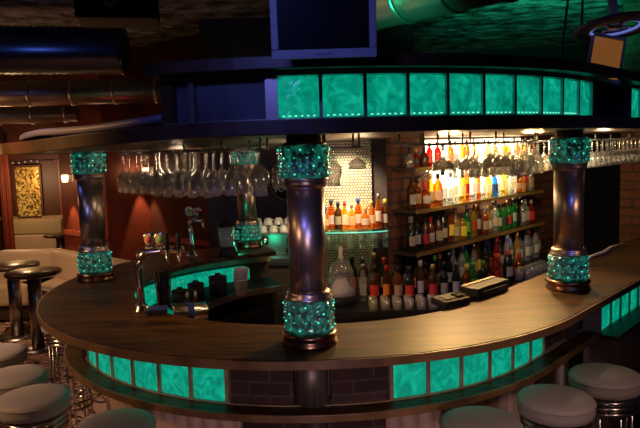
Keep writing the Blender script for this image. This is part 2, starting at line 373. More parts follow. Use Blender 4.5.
# bar line: circle around BC, leaving it at TA to run straight to the right-hand wall
BC = (-.03, 3.75); TA = R(48); D1 = (cos(TA), sin(TA)); NV = (-sin(TA), cos(TA))
def bp(rad, phi=None, t=None):
    if t is None: return (BC[0] + rad * sin(phi), BC[1] - rad * cos(phi))
    a = bp(rad, TA); return (a[0] + t * D1[0], a[1] + t * D1[1])
def line(rad, ph0, ph1, t0=0, t1=0, step=3):
    # ph in degrees; straight stretch t0..t1 follows when ph1 reaches 48
    pts = []
    if ph1 > ph0:
        n = max(2, int((ph1 - ph0) / step) + 1); pts = [bp(rad, R(ph0 + (ph1 - ph0) * k / n)) for k in range(n + 1)]
    if t1 > t0:
        n = max(1, int((t1 - t0) / .15)); ts = [t0 + (t1 - t0) * k / n for k in range(n + 1)]
        pts += [bp(rad, t=t) for t in (ts[1:] if pts else ts)]
    return pts
def ringpart(name, r0, r1, z0, z1, ph0, ph1, m, parent, t0=0, t1=0, bevel=0):
    return obj(name, MB().sweep(line(r0, ph0, ph1, t0, t1), line(r1, ph0, ph1, t0, t1), z0, z1), m, parent, bevel)
Z = lambda z: EYE + z

# ------------------------------------------------------------------ room shell
HC = Z(1.25)
struct('floor', MB().box((0, 5, -.05), (16, 16, .1)), 'carpet')
struct('ceiling', MB().box((0, 5, HC + .05), (16, 16, .1)), 'ceil')
S0 = (.66, 4.40)
def sp(t, off=0, s=S0): return (s[0] + t * D1[0] + off * NV[0], s[1] + t * D1[1] + off * NV[1])
struct('wall_shelves', MB().slab(sp(-.01, .2), sp(2.85, .2), .04, 0, Z(.22)), 'brick')
q0 = (2.90, 6.25); q1 = (q0[0] + 1.8 * .743, q0[1] - 1.8 * .669)
struct('wall_right', MB().slab(q1, q0, -.25, 0, HC), 'brick')
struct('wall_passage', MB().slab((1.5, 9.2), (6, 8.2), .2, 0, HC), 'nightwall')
struct('wall_back', MB().slab((-1.1, 6.35), (.75, 6.35), .2, 0, HC), 'dark')
struct('wall_red_left', MB().slab((-3.25, 8.18), (-2.45, 7.46), .7, 0, HC), 'red')
struct('wall_red', MB().slab((-2.53, 8.3), (-.72, 6.67), .2, 0, HC), 'darkred')
struct('wall_niche', MB().slab((-7, 9.6), (-2.4, 9.6), .2, 0, HC), 'darkred')
struct('wall_left', MB().slab((-6.6, 9.6), (-6.6, -1), .2, 0, HC), 'darkred')
tr = MB(); tr.slab((-3.24, 8.16), (-2.45, 7.445), -.02, Z(-.99), Z(-.93)); struct('trim_1', tr, 'mould')
tr = MB(); tr.slab((-2.52, 8.28), (-.74, 6.66), -.02, Z(-1.05), Z(-.99)); struct('trim_2', tr, 'mould')
tr = MB(); tr.slab((-7, 9.58), (-3.3, 9.58), -.05, Z(-.93), Z(-.88)); struct('trim_3', tr, 'frame')
struct('wall_mosaic', MB().slab((.012, 5.0), (.405, 5.0), .3, 0, Z(.10)), 'mosaic')
struct('wall_alcove', MB().slab((.405, 5.05), (.75, 5.05), .2, 0, HC), 'dark')
# ------------------------------------------------------------------ bar counter
bar = thing('bar_counter', 'round dark wood bar counter with glowing green glass blocks in its front', 'bar counter', (BC[0], BC[1], 0))
TE = 4.2
ringpart('countertop', 1.03, 1.498, Z(-.783), Z(-.752), -163, 48, 'wood', bar, 0, TE, bevel=.004)
ringpart('counter_edge', 1.499, 1.510, Z(-.787), Z(-.7535), -163, 48, 'edge', bar, 0, TE, bevel=.003)
ringpart('core_wall', 1.175, 1.215, 0.0, Z(-.784), -62, 48, 'darkwood', bar, 0, TE)
ringpart('core_wall', 1.05, 1.20, 0.0, Z(-1.01), -163, -62, 'darkwood', bar)
ringpart('core_wall', 1.30, 1.32, Z(-1.02), Z(-.784), -163, -62, 'darkwood', bar)
ringpart('foot_ledge', 1.15, 1.385, Z(-1.028), Z(-1.003), -163, 48, 'wood', bar, 0, TE, bevel=.003)
ringpart('ledge_edge', 1.386, 1.398, Z(-1.031), Z(-1.001), -163, 48, 'edge', bar, 0, TE, bevel=.003)
ringpart('top_rail', 1.216, 1.31, Z(-.853), Z(-.784), -163, 48, 'frame', bar, 0, TE)
ringpart('bottom_rail', 1.216, 1.308, Z(-1.004), Z(-.998), -62, 48, 'frame', bar, 0, TE)
BLK = MB().box((0, 0, 0), (.146, .08, .142)); blk_me = mesh_of('glass_block', BLK, bevel=.012); blk_me.materials.append(M['block'])
def block(parent, rad, z, phi=None, t=None, scale=(1, 1, 1), led=False):
    o = bpy.data.objects.new('glass_block', blk_me); C.objects.link(o); o.parent = parent
    x, y = bp(rad, phi, t); o.location = Vector((x, y, z)) - Vector(parent.location)
    o.rotation_euler = (0, 0, TA if t is not None else phi); o.scale = scale
    return o
def post(parent, r0, r1, z0, z1, m, phi=None, t=None, wd=.016):
    rm = (r0 + r1) / 2; x, y = bp(rm, phi, t)
    return obj('frame_post', MB().box((x, y, (z0 + z1) / 2), (wd, r1 - r0, z1 - z0), rz=TA if t is not None else phi), m, parent)
ZB = Z(-.927)
for k in range(6): block(bar, 1.262, ZB, phi=R(-59.2 + 7.2 * (k + .5)))
for k in range(7): post(bar, 1.216, 1.308, Z(-1.0), Z(-.852), 'frame', phi=R(-59.2 + 7.2 * k))
for k in range(5): block(bar, 1.262, ZB, phi=R(12.9 + 7.02 * (k + .5)))
for k in range(6): post(bar, 1.216, 1.308, Z(-1.0), Z(-.852), 'frame', phi=R(12.9 + 7.02 * k))
block(bar, 1.262, ZB, t=.075, scale=(.93, 1, 1)); post(bar, 1.216, 1.308, Z(-1.0), Z(-.852), 'frame', t=.15)
for k in range(14): block(bar, 1.352, ZB, t=.65 + .16 * (k + .5)); post(bar, 1.306, 1.398, Z(-1.0), Z(-.852), 'frame', t=.65 + .16 * k)
for k in range(12): block(bar, 1.11, ZB, phi=R(-152 + 7.2 * (k + .5)), scale=(.92, 1.5, 1))      # blocks of the far side, seen from the work area
ringpart('brick_panel', 1.216, 1.285, Z(-1.0), Z(-.85), -16, -4.2, 'barbrick', bar)
ringpart('brick_panel', 1.216, 1.285, Z(-1.0), Z(-.85), 2.4, 12.9, 'barbrick', bar)
ringpart('brick_panel', 1.216, 1.285, Z(-1.0), Z(-.85), 0, 0, 'barbrick', bar, .16, .41)
ringpart('brick_panel', 1.216, 1.285, Z(-1.0), Z(-.85), 0, 0, 'barbrick', bar, .55, .64)
ringpart('core_wall', 1.25, 1.305, 0, Z(-.784), 0, 0, 'darkwood', bar, .645, TE)
ringpart('foot_ledge', 1.39, 1.48, Z(-1.028), Z(-1.002), 0, 0, 'wood', bar, .62, TE)
ringpart('ledge_edge', 1.481, 1.49, Z(-1.031), Z(-1.000), 0, 0, 'edge', bar, .62, TE)
ringpart('top_rail', 1.306, 1.40, Z(-.853), Z(-.784), 0, 0, 'frame', bar, .645, TE)
ringpart('dark_panel', 1.216, 1.30, Z(-1.0), Z(-.85), -90, -59.6, 'darkwood', bar)
def pilaster(ph0, ph1, t0=0, t1=0):
    # half round metal post standing proud of the brick
    if t1 > t0: x, y = bp(1.27, t=(t0 + t1) / 2); wd = t1 - t0
    else: x, y = bp(1.27, R((ph0 + ph1) / 2)); wd = 1.3 * R(ph1 - ph0)
    obj('pilaster', MB().lathe([(wd / 2, Z(-1.0)), (wd / 2, Z(-.785))], (x, y, 0), 20), 'postmetal', bar)
pilaster(-3.6, 1.8); pilaster(0, 0, .42, .54)
def skirt(ph0, ph1, t0=0, t1=0, out=0):
    L = 1.2 * R(ph1 - ph0) if t1 <= t0 else t1 - t0; n = int(L / .0125); pi_, po = [], []
    for k in range(n + 1):
        s = L * k / n; a = .024 * abs(sin(pi * s / .075)) ** .7
        for lst, rad in ((pi_, 1.19 + out), (po, 1.212 + a + out)):
            lst.append(bp(rad, R(ph0) + s / 1.2) if t1 <= t0 else bp(rad, t=t0 + s))
    obj('corrugated_skirt', MB().sweep(pi_, po, .06, Z(-1.0285)), 'skirt', bar)
skirt(-60, -15); skirt(13, 48); skirt(0, 0, .0, .2); skirt(0, 0, .66, 3.2, .09)
ringpart('brick_panel', 1.19, 1.235, 0.0, Z(-1.0285), -14.6, -4, 'barbrick', bar)
ringpart('brick_panel', 1.19, 1.235, 0.0, Z(-1.0285), 2.4, 12.6, 'barbrick', bar)
ringpart('brick_panel', 1.19, 1.235, 0.0, Z(-1.0285), 0, 0, 'barbrick', bar, .22, .65)
for ph in (R(-.8),):
    x, y = bp(1.24, ph); obj('pilaster', MB().lathe([(.055, 0), (.055, Z(-1.0285))], (x, y, 0), 18), 'postmetal', bar)
x, y = bp(1.24, t=.48); obj('pilaster', MB().lathe([(.055, 0), (.055, Z(-1.0285))], (x, y, 0), 18), 'postmetal', bar)

# ------------------------------------------------------------------ canopy
can = thing('bar_canopy', 'dark wood canopy over the bar with a row of lit green glass blocks', 'bar canopy', (BC[0], BC[1], Z(0.0470)))
ringpart('soffit_board', .03, 1.60, Z(0.0500), Z(0.0870), -163, 48, 'canopy', can, 0, TE)
obj('soffit_infill', MB().prism([BC, (.57, 4.40), (.50, 4.50), (.50, 4.99), (.0, 4.99), (-.36, 5.16), bp(1.6, R(-163))], Z(.050), Z(.086)), 'canopy', can)
ringpart('soffit_infill', -.118, .03, Z(.050), Z(.087), 0, 0, 'canopy', can, .35, 3.1)  # strip added so shelf light does not leak up onto the duct
ringpart('lower_fascia', 1.601, 1.62, Z(0.0445), Z(0.0940), -163, 48, 'canopy', can, 0, TE, bevel=.004)
ringpart('back_wall', 1.40, 1.44, Z(0.0880), Z(0.2600), -20.5, 48, 'darkwood', can, 0, TE)
ringpart('bottom_rail', 1.441, 1.515, Z(0.0880), Z(0.1020), -20, 48, 'framemetal', can, 0, TE)
ringpart('top_rail', 1.441, 1.515, Z(0.2460), Z(0.2620), -20, 48, 'framemetal', can, 0, TE)
ringpart('top_board', 1.25, 1.585, Z(0.2630), Z(0.2780), -20.5, 48, 'canopy', can, 0, TE)
ringpart('upper_fascia', 1.586, 1.60, Z(0.2600), Z(0.3020), -20.5, 48, 'canopy', can, 0, TE, bevel=.003)
UB = .174
for k in range(9): block(can, 1.466, Z(UB), phi=R(-4.1 + 5.79 * (k + .5)), scale=(.955, 1, .97))
block(can, 1.466, Z(UB), t=.076, scale=(.93, 1, .97))
for k in range(12): block(can, 1.466, Z(UB), t=.69 + .152 * (k + .5), scale=(.955, 1, .97))
for k in range(10): post(can, 1.441, 1.513, Z(0.1000), Z(0.2480), 'framemetal', phi=R(-4.1 + 5.79 * k), wd=.012)
for k in range(13): post(can, 1.441, 1.513, Z(0.1000), Z(0.2480), 'framemetal', t=.69 + .152 * k, wd=.012)
post(can, 1.441, 1.513, Z(0.1000), Z(0.2480), 'framemetal', t=.158, wd=.012)
ringpart('wood_panel', 1.441, 1.485, Z(0.1020), Z(0.2460), -18.3, -5.6, 'panel', can)
ringpart('wood_panel', 1.441, 1.478, Z(0.1020), Z(0.2460), 0, 0, 'black', can, .165, .684)
post(can, 1.441, 1.515, Z(0.1000), Z(0.2480), 'canopy', phi=R(-19.2), wd=.045)
post(can, 1.441, 1.512, Z(0.1000), Z(0.2480), 'framemetal', phi=R(-15.6), wd=.02)
post(can, 1.441, 1.514, Z(0.1000), Z(0.2480), 'framemetal', phi=R(-4.9), wd=.03)
# rows of tiny diodes glowing along the foot of the upper blocks
for k in range(9):
    b = MB(); a0 = -4.1 + 5.79 * k
    for j in range(6):
        x, y = bp(1.5065, R(a0 + .9 + j * .8)); b.box((x, y, Z(0.1095)), (.008, .003, .004), rz=R(a0 + 1 + j * .8))
    obj('diode_strip', b, 'led', can)
def droop(x, y):
    ph = math.degrees(atan2(x - BC[0], BC[1] - y)); q = max(0, min(1, (-ph - 8) / 42)); return .036 * q * q * (3 - 2 * q)
for o in can.children:
    if o.name.split('.')[0] in ('soffit_board', 'lower_fascia'):
        for v in o.data.vertices: v.co.z -= droop(v.co.x + BC[0], v.co.y + BC[1])
# supply pipes lying on the left part of the soffit
for k, (rad, zz, m) in enumerate(((1.50, .112, 'cable'), (1.44, .118, 'black'), (1.36, .120, 'cable'), (1.28, .118, 'cable'), (1.18, .122, 'black'))):
    pts = [(*bp(rad + .012 * sin(i * 1.3 + k), R(-95 + i * 5)), Z(zz + .010 + .006 * sin(i * .9 + k * 2)) - .8 * droop(*bp(rad, R(-95 + i * 5)))) for i in range(16)]
    tag(obj('supply_hose', MB().tube(pts, .015 if m == 'cable' else .012, 8), m, origin=pts[8]),
        ['outermost blue grey hose lying along the left canopy board', 'black hose beside the outermost hose on the canopy board', 'blue grey hose in the middle of the five on the canopy board',
         'blue grey hose next to the innermost one on the canopy board', 'innermost black hose lying on the canopy board'][k], 'hose', 'hoses on top of the canopy')

# ------------------------------------------------------------------ columns
def column(label, x, y):
    t = thing('column', label, 'column', (x, y, Z(-.752)), 0, 'columns carrying the canopy')
    h = lambda z: z + .752
    def part(nm, prof, m, n=32): return obj(nm, MB().lathe([(r, h(z)) for r, z in prof], (0, 0, 0), n), m, t, world=False)
    part('plinth', [(.107, -.752), (.109, -.742), (.103, -.732), (.103, -.722), (.108, -.714), (.107, -.706), (.098, -.698)], 'copper')
    def cuff(z0, z1):
        c = part('glass_cuff', [(.090, z0), (.0975, z0 + .008), (.0975, z1 - .008), (.090, z1)], 'cuff', 40)
        b = MB(); n = 13
        for row in range(4):
            for k in range(n):
                a = 2 * pi * (k + .5 * (row % 2)) / n; zz = z0 + .016 + (z1 - z0 - .032) * row / 3
                q = Vector((cos(a), sin(a), 0)); s = .0020 + .0022 * ((k * 7 + row * 5) % 3 == 0)
                b.lathe([(.0001, -s), (s, -.3 * s), (s, .3 * s), (.0001, s)], q * .0985 + Vector((0, 0, h(zz))), 6)
        d = obj('diodes', b, 'dot', t, world=False); d['kind'] = 'stuff'
    cuff(-.696, -.575); cuff(-.111, .010)
    part('lower_collar', [(.090, -.575), (.090, -.566), (.083, -.560), (.086, -.552), (.080, -.542), (.073, -.538)], 'shaft')
    part('shaft', [(.0715, -.54), (.0715, -.145)], 'shaft', 40)
    part('upper_collar', [(.073, -.150), (.080, -.143), (.086, -.132), (.083, -.124), (.088, -.118), (.088, -.111)], 'shaft')
    part('neck', [(.085, .010), (.085, .018), (.066, .024), (.066, .0495)], 'shaft')
    return t
column('metal column with lit glass cuffs in the middle of the bar front', -.053, 2.461)
column('metal column with lit glass cuffs at the left end beside the cream sofas', -1.361, 3.86)
column('metal column with lit glass cuffs on the right beside the brick wall', 1.255, 3.262)
column('metal column with lit glass cuffs at the back near the coffee machine', -.565, 5.02)

# ------------------------------------------------------------------ bar stools
def make_stool(label, x, y, rz):
    t = thing('bar_stool', label, 'bar stool', (x, y, 0), rz, 'bar stools along the counter')
    hs = .86
    obj('seat', MB().lathe([(.0001, hs - .082), (.13, hs - .08), (.144, hs - .072), (.147, hs - .05), (.146, hs - .030), (.147, hs - .026), (.145, hs - .020), (.138, hs - .010), (.11, hs - .002), (.06, hs + .003), (.0001, hs + .005)], n=36), 'leather', t, world=False)
    obj('piping', MB().ring((0, 0, hs - .026), .1465, .0028, 36, 5), 'leather', t, world=False)
    for zz in (hs - .098, hs - .122, hs - .146): obj('chrome_ring', MB().ring((0, 0, zz), .125, .010, 32, 8), 'chrome', t, world=False)
    obj('seat_plate', MB().lathe([(.12, hs - .09), (.12, hs - .079)], n=28), 'steel', t, world=False)
    for k in range(8):
        a = 2 * pi * k / 8 + .2; ca, sa = cos(a), sin(a)
        obj('rod', MB().tube([(.108 * ca, .108 * sa, hs - .085), (.108 * ca, .108 * sa, .34), (.135 * ca, .135 * sa, .03)], .0075, 8), 'chrome', t, world=False)
    for zz, rr in ((.34, .12), (.30, .122)): obj('foot_ring', MB().ring((0, 0, zz), rr, .009, 32, 6), 'chrome', t, world=False)
    obj('base_ring', MB().ring((0, 0, .018), .142, .016, 32, 8), 'chrome', t, world=False)
    return t
proto_stool = make_stool('cream round bar stool in front of the right pilaster, nearest the brick wall', 1.203, 2.704, 0)
for x, y, lb in ((.904, 2.465, 'cream round bar stool second from the brick wall side'), (.56, 2.262, 'cream round bar stool third from the brick wall, in front of the glass blocks'),
                 (-1.227, 2.644, 'cream round bar stool whose chrome rings show, nearer one of the left cluster'), (-1.435, 2.918, 'cream round bar stool in the middle of the left cluster'),
                 (-1.70, 3.29, 'cream round bar stool cut by the left edge of the view'), (-.79, 2.341, 'cream round bar stool in front of the left corrugated cladding'),
                 (-1.585, 3.93, 'cream round bar stool mostly hidden under the left counter edge')):
    dup(proto_stool, (x, y, 0), random.uniform(0, .7), lb)

# ------------------------------------------------------------------ shelves and their lamps
def shelf(name, t0, t1, z, label, m='darkwood', depth=.2):
    mb = MB(); i = 0
    P = [sp(t0, 0), sp(t1, 0), sp(t1, depth - .002), sp(t0, depth - .002)]
    t = thing(name, label, 'shelf', (*P[0], z), 0, 'wall shelves')
    obj('board', MB().prism(P, z - .018, z), m, t)
    e = MB(); e.slab(sp(t0, -.004), sp(t1, -.004), .006, z - .022, z + .004); obj('front_edge', e, 'gold', t)
    for k in range(3):
        tt = t0 + (t1 - t0) * (.12 + .38 * k); a, b, c = sp(tt, depth - .004), sp(tt, .04), sp(tt, depth - .004)
        obj('bracket', MB().tube([(a[0], a[1], z - .10), (b[0], b[1], z - .020)], .006, 6), 'steel', t)
    return t
ZT, ZM, ZL = Z(-.160), Z(-.448), Z(-.745)
shelf('wall_shelf', -.01, 2.15, ZT, 'topmost of the three bottle shelves on the brick wall')
shelf('wall_shelf', -.01, 2.08, ZM, 'middle bottle shelf on the brick wall')
shelf('wall_shelf', -.01, 2.10, ZL, 'lowest bottle shelf on the brick wall')
def lightpanel(label, t0, t1, z0, z1):
    t = thing('light_box', label, 'light box', (*sp(t0, .19), z0), 0, 'backlights behind the bottles')
    obj('diffuser', MB().slab(sp(t0, .186), sp(t1, .186), .008, z0, z1), 'backlit', t)
    obj('panel_frame', MB().slab(sp(t0 - .012, .194), sp(t1 + .012, .194), .006, z0 - .012, z1 + .012), 'steel', t)
lightpanel('glowing warm panel behind the bottles of the topmost shelf', .42, 2.0, ZT + .03, ZT + .19)
lightpanel('glowing warm panel behind the bottles of the middle shelf', .48, 1.72, ZM + .03, ZM + .24)
def strip(label, t0, t1, z):
    a, b = sp(t0, .14), sp(t1, .14)
    t = thing('light_tube', label, 'lamp', (*a, z), 0, 'light tubes under the shelves')
    obj('tube', MB().tube([(a[0], a[1], z), (b[0], b[1], z)], .006, 6), 'tube', t)
    obj('holder', MB().tube([(a[0], a[1], z + .009), (b[0], b[1], z + .009)], .006, 6), 'steel', t)
strip('warm light tube under the topmost bottle shelf', .35, 1.95, ZT - .036)
strip('warm light tube under the middle bottle shelf', .9, 1.8, ZM - .036)

# ------------------------------------------------------------------ bottles
KINDS = {
    'wine': (.285, [(.0001, 0), (.034, 0), (.0365, .006), (.0365, .165), (.033, .190), (.016, .222), (.0145, .232), (.0145, .282), (.0155, .283), (.0155, .285)], .055, .135, .04),
    'round': (.262, [(.0001, 0), (.036, 0), (.0385, .006), (.0385, .150), (.035, .172), (.018, .200), (.0145, .210), (.0145, .248)], .045, .125, .03),
    'square': (.245, [(.0001, 0), (.030, 0), (.033, .005), (.033, .150), (.029, .166), (.014, .182), (.0135, .226)], .035, .125, .025),
    'slim': (.300, [(.0001, 0), (.029, 0), (.031, .006), (.031, .175), (.027, .200), (.014, .245), (.0125, .255), (.0125, .285)], .06, .15, .03),
    'squat': (.205, [(.0001, 0), (.040, 0), (.044, .010), (.045, .085), (.040, .115), (.018, .145), (.015, .152), (.015, .185)], .035, .095, .03),
}
BM = {}
for k, (h, prof, l0, l1, ch) in KINDS.items():
    pw = 4 if k == 'square' else 2
    body = mesh_of('bottle_body', MB().lathe(prof, n=18, power=pw)); body.materials.append(M['clearglass'])
    rb = max(r for r, z in prof)
    lab = mesh_of('label', MB().lathe([(rb + .0008, l0), (rb + .0008, l1)], n=14, power=pw, a0=-pi / 2 - .95, a1=-pi / 2 + .95, cap=False)); lab.materials.append(M['white'])
    topz = prof[-1][1]; tr_ = prof[-1][0]
    cp = mesh_of('cap', MB().lathe([(tr_ + .003, topz - ch), (tr_ + .0035, topz - .002), (tr_ + .002, h if h > topz else topz + .012), (.0001, (h if h > topz else topz + .012) + .001)], n=12)); cp.materials.append(M['blackp'])
    BM[k] = (body, lab, cp)
CN = dict(darkglass='dark', brownglass='brown', amberglass='amber', orangeglass='orange', greenglass='green', clearglass='clear', yellowglass='yellow', redglass='red', blueglass='blue')
PN = dict(white='white', ivory='cream', gold='gold', redp='red', greenp='green', bluep='blue', yellowp='yellow', orangep='orange', blackp='black', steel='silver')
KN = dict(wine='long necked', round='round shouldered', square='square', slim='slim', squat='squat')
def bottle(kind, glass, lab, cap, x, y, z, rz, where, group, s=1):
    t = thing('bottle', '%s %s bottle, %s cap, %s' % (CN[glass], KN[kind], PN[cap], where), 'bottle', (x, y, z), rz, group)
    t.scale = (s, s, s)
    for nm, me, m in zip(('glass_body', 'label', 'cap'), BM[kind], (glass, lab, cap)):
        if nm == 'label' and lab is None: continue
        o = bpy.data.objects.new(nm, me); C.objects.link(o); o.parent = t; setmat(o, m)
        if kind == 'square': pass
    return t
ORD = ['first', 'second', 'third', 'fourth', 'fifth', 'sixth', 'seventh', 'eighth', 'ninth', 'tenth', 'eleventh', 'twelfth', 'thirteenth', 'fourteenth', 'fifteenth', 'sixteenth', 'seventeenth',
       'eighteenth', 'nineteenth', 'twentieth', 'twenty-first', 'twenty-second', 'twenty-third', 'twenty-fourth', 'twenty-fifth', 'twenty-sixth', 'twenty-seventh', 'twenty-eighth', 'twenty-ninth', 'thirtieth']
W, I, G_, Rp, Gp, Bp, Yp, Op, K, S_ = 'white', 'ivory', 'gold', 'redp', 'greenp', 'bluep', 'yellowp', 'orangep', 'blackp', 'steel'
da, br, am, orr, gr, cl, ye, re, bl = 'darkglass', 'brownglass', 'amberglass', 'orangeglass', 'greenglass', 'clearglass', 'yellowglass', 'redglass', 'blueglass'
FACE = R(24)
# lowest shelf, read from left to right
low = [('wine', da, I, W), ('wine', da, W, K), ('round', br, Rp, K), ('round', am, W, Rp), ('round', br, I, K), ('wine', da, I, K), ('slim', am, Yp, G_), ('round', ye, I, G_), ('square', ye, Yp, K), ('slim', gr, Gp, W),
       ('slim', ye, Rp, Rp), ('slim', br, W, Op), ('round', am, I, W), ('round', ye, W, G_), ('wine', cl, I, S_), ('round', gr, I, K), ('round', gr, K, K), ('round', gr, Rp, G_), ('slim', gr, W, S_), ('wine', da, K, K),
       ('square', cl, W, S_), ('square', cl, W, W), ('square', re, Rp, W)]
for i, (k, g, l, c) in enumerate(low):
    x, y = sp(.05 + i * .089, .085 + .012 * (i % 2)); bottle(k, g, l, c, x, y, ZL, FACE + random.uniform(-.2, .2), ORD[i] + ' from left on the lowest wall shelf', 'bottles on the lowest shelf', random.uniform(.84, .92))
# middle shelf
mid = [('round', br, W, K), ('round', am, I, K), ('squat', am, W, Rp), ('round', orr, I, G_), ('round', am, W, K), ('wine', cl, W, K), ('round', cl, W, S_), ('slim', cl, I, W), ('slim', ye, W, K), ('slim', am, Rp, Rp),
       ('slim', cl, W, S_), ('slim', am, W, Rp), ('round', cl, W, W), ('round', ye, W, G_), ('round', bl, Bp, W), ('round', cl, W, S_), ('slim', ye, W, G_), ('slim', cl, W, K), ('round', cl, I, K), ('squat', am, W, G_),
       ('squat', ye, I, K), ('slim', am, Rp, W), ('square', cl, I, S_)]
for i, (k, g, l, c) in enumerate(mid):
    x, y = sp(.06 + i * .0875, .085 + .012 * (i % 2)); bottle(k, g, l, c, x, y, ZM, FACE + random.uniform(-.2, .2), ORD[i] + ' from left on the middle wall shelf', 'bottles on the middle shelf', random.uniform(.83, .92))
# topmost shelf
top = [('squat', cl, None, K), ('squat', re, K, G_), ('squat', br, None, K), ('round', re, Rp, K), ('round', re, Rp, G_), ('squat', cl, W, S_), ('round', am, W, K), ('round', cl, W, W), ('slim', orr, None, G_), ('round', am, I, Rp),
       ('slim', orr, Op, G_), ('round', cl, W, K), ('slim', cl, W, Bp), ('round', ye, I, K), ('square', am, W, G_), ('slim', cl, W, Rp), ('round', orr, W, K), ('round', ye, Yp, S_), ('slim', cl, I, K), ('round', am, W, Rp),
       ('round', ye, I, G_), ('slim', cl, W, K), ('round', am, I, W), ('square', cl, W, S_)]
for i, (k, g, l, c) in enumerate(top):
    x, y = sp(.05 + i * .0895, .085 + .012 * (i % 2)); bottle(k, g, l, c, x, y, ZT, FACE + random.uniform(-.2, .2), ORD[i] + ' from left on the topmost wall shelf', 'bottles on the topmost shelf', random.uniform(.66, .725) * (.93 if k == 'slim' else 1))

# ------------------------------------------------------------------ back counter
zc = Z(-1.06)
bc = thing('back_counter', 'dark back counter under the bottle shelves and the mosaic panel', 'counter', (.9, 4.5, 0))
poly = [(-.04, 4.10), (.93, 4.10), sp(2.25, -.42), sp(2.25, .195), sp(.0, .195), (.45, 4.98), (-.04, 4.98)]
obj('worktop', MB().prism(poly, zc - .04, zc), 'black', bc, bevel=.003)
poly2 = [(-.02, 4.16), (.91, 4.16), sp(2.23, -.36), sp(2.23, .19), sp(.02, .19), (.44, 4.97), (-.02, 4.97)]
obj('cabinet_body', MB().prism(poly2, 0, zc - .041), 'darkwood', bc)
back1 = [('slim', cl, W, S_), ('round', br, Rp, K), ('slim', br, Op, Rp), ('round', am, I, K), ('round', da, Rp, K), ('slim', br, W, W), ('round', br, Rp, G_), ('wine', da, I, K), ('slim', da, W, S_), ('round', am, Yp, Yp)]
for i, (k, g, l, c) in enumerate(back1):
    bottle(k, g, l, c, .28 + i * .079, 4.36 + .02 * (i % 2), zc, random.uniform(-.2, .2), ORD[i] + ' from left in front below glass shelf', 'bottles below the glass shelf', random.uniform(.84, .97))
back0 = [('wine', da, Rp, K), ('round', br, W, K), ('slim', br, Yp, G_), ('round', da, I, Rp), ('wine', da, W, K), ('slim', da, I, K), ('round', br, Op, K)]
for i, (k, g, l, c) in enumerate(back0):
    bottle(k, g, l, c, .22 + i * .078, 4.62 - .02 * (i > 4) + .015 * (i % 2), zc, random.uniform(-.2, .2), ORD[i] + ' from left at the back below glass shelf', 'rear bottles below the glass shelf', random.uniform(.92, 1.0))
back2 = [('round', gr, Gp, Gp), ('round', da, K, Gp), ('round', br, Rp, K), ('round', re, Rp, Rp), ('round', am, Op, Op), ('round', da, W, Rp), ('squat', re, Rp, K), ('squat', am, Yp, Rp)]
for i, (k, g, l, c) in enumerate(back2):
    x, y = sp(.40 + i * .098, -.20 - .03 * (i % 2)); bottle(k, g, l, c, x, y, zc, FACE, ORD[i] + ' from left in the front row below shelves', 'front bottles on the back counter', random.uniform(.8, .92))
back3 = [('wine', da, I, K), ('round', br, Rp, K), ('slim', da, Gp, Gp), ('slim', br, Op, Op), ('wine', da, W, S_), ('slim', cl, W, W), ('wine', cl, W, S_), ('slim', gr, Gp, Bp), ('slim', cl, I, S_), ('slim', br, Yp, Rp), ('wine', da, K, K),
         ('slim', da, Rp, Bp), ('slim', re, Rp, Rp), ('round', br, W, K), ('slim', cl, I, W), ('slim', cl, W, S_), ('slim', ye, I, G_), ('wine', cl, W, K), ('wine', cl, W, K), ('wine', cl, W, Rp), ('wine', cl, W, K), ('slim', am, I, K)]
for i, (k, g, l, c) in enumerate(back3):
    x, y = sp(.06 + i * .095, .02 + .02 * (i % 2)); bottle(k, g, l, c, x, y, zc, FACE, ORD[i] + ' from left in the rear row below shelves', 'rear bottles on the back counter', random.uniform(.86, .98))

# tumblers drying upside down on the back counter
TUM = MB().lathe([(.0001, 0), (.028, 0), (.031, .003), (.035, .085), (.0335, .085), (.030, .010), (.0001, .009)], n=16)
tum_me = mesh_of('tumbler', TUM); tum_me.materials.append(M['glass'])
def tumbler(x, y, z, label, group, s=1, flip=True):
    o = bpy.data.objects.new('tumbler', tum_me); C.objects.link(o); o.location = (x, y, z + (.085 * s if flip else 0)); o.scale = (s, s, s)
    if flip: o.rotation_euler = (pi, 0, 0)
    return tag(o, label, 'glass', group)
for r_i in range(2):
    for k in range(6): tumbler(.33 + k * .078, 4.14 + r_i * .08, zc + .001, 'upturned clear tumbler drying below the glass shelf near the middle column', 'tumblers drying near the middle', .85)
for r_i in range(2):
    for k in range(6):
        x, y = sp(.98 + k * .085, -.365 + r_i * .085); tumbler(x, y, zc + .001, 'upturned clear tumbler drying behind the black till on the counter', 'tumblers drying behind the till')

# glass cloche with bowl beside the middle column
t = thing('juice_dispenser', 'glass bell with white knob on a dark stand behind the middle column', 'dispenser', (.13, 4.33, zc))
obj('stand', MB().lathe([(.095, 0), (.1, .01), (.1, .05), (.085, .06)], n=28), 'black', t, world=False)
obj('bell', MB().lathe([(.097, .062), (.098, .12), (.085, .22), (.06, .28), (.022, .305), (.02, .312)], n=28, cap=False), 'glass', t, world=False)
obj('knob', MB().lathe([(.018, .308), (.018, .32), (.013, .335), (.016, .375), (.010, .392), (.0001, .394)], n=16), 'porcelain', t, world=False)
obj('bowl', MB().lathe([(.086, .064), (.08, .10), (.05, .15), (.03, .18)], n=24), 'porcelain', t, world=False)
obj('dark_disc', MB().lathe([(.03, .2), (.055, .205), (.055, .212), (.0001, .214)], n=20), 'black', t, world=False)

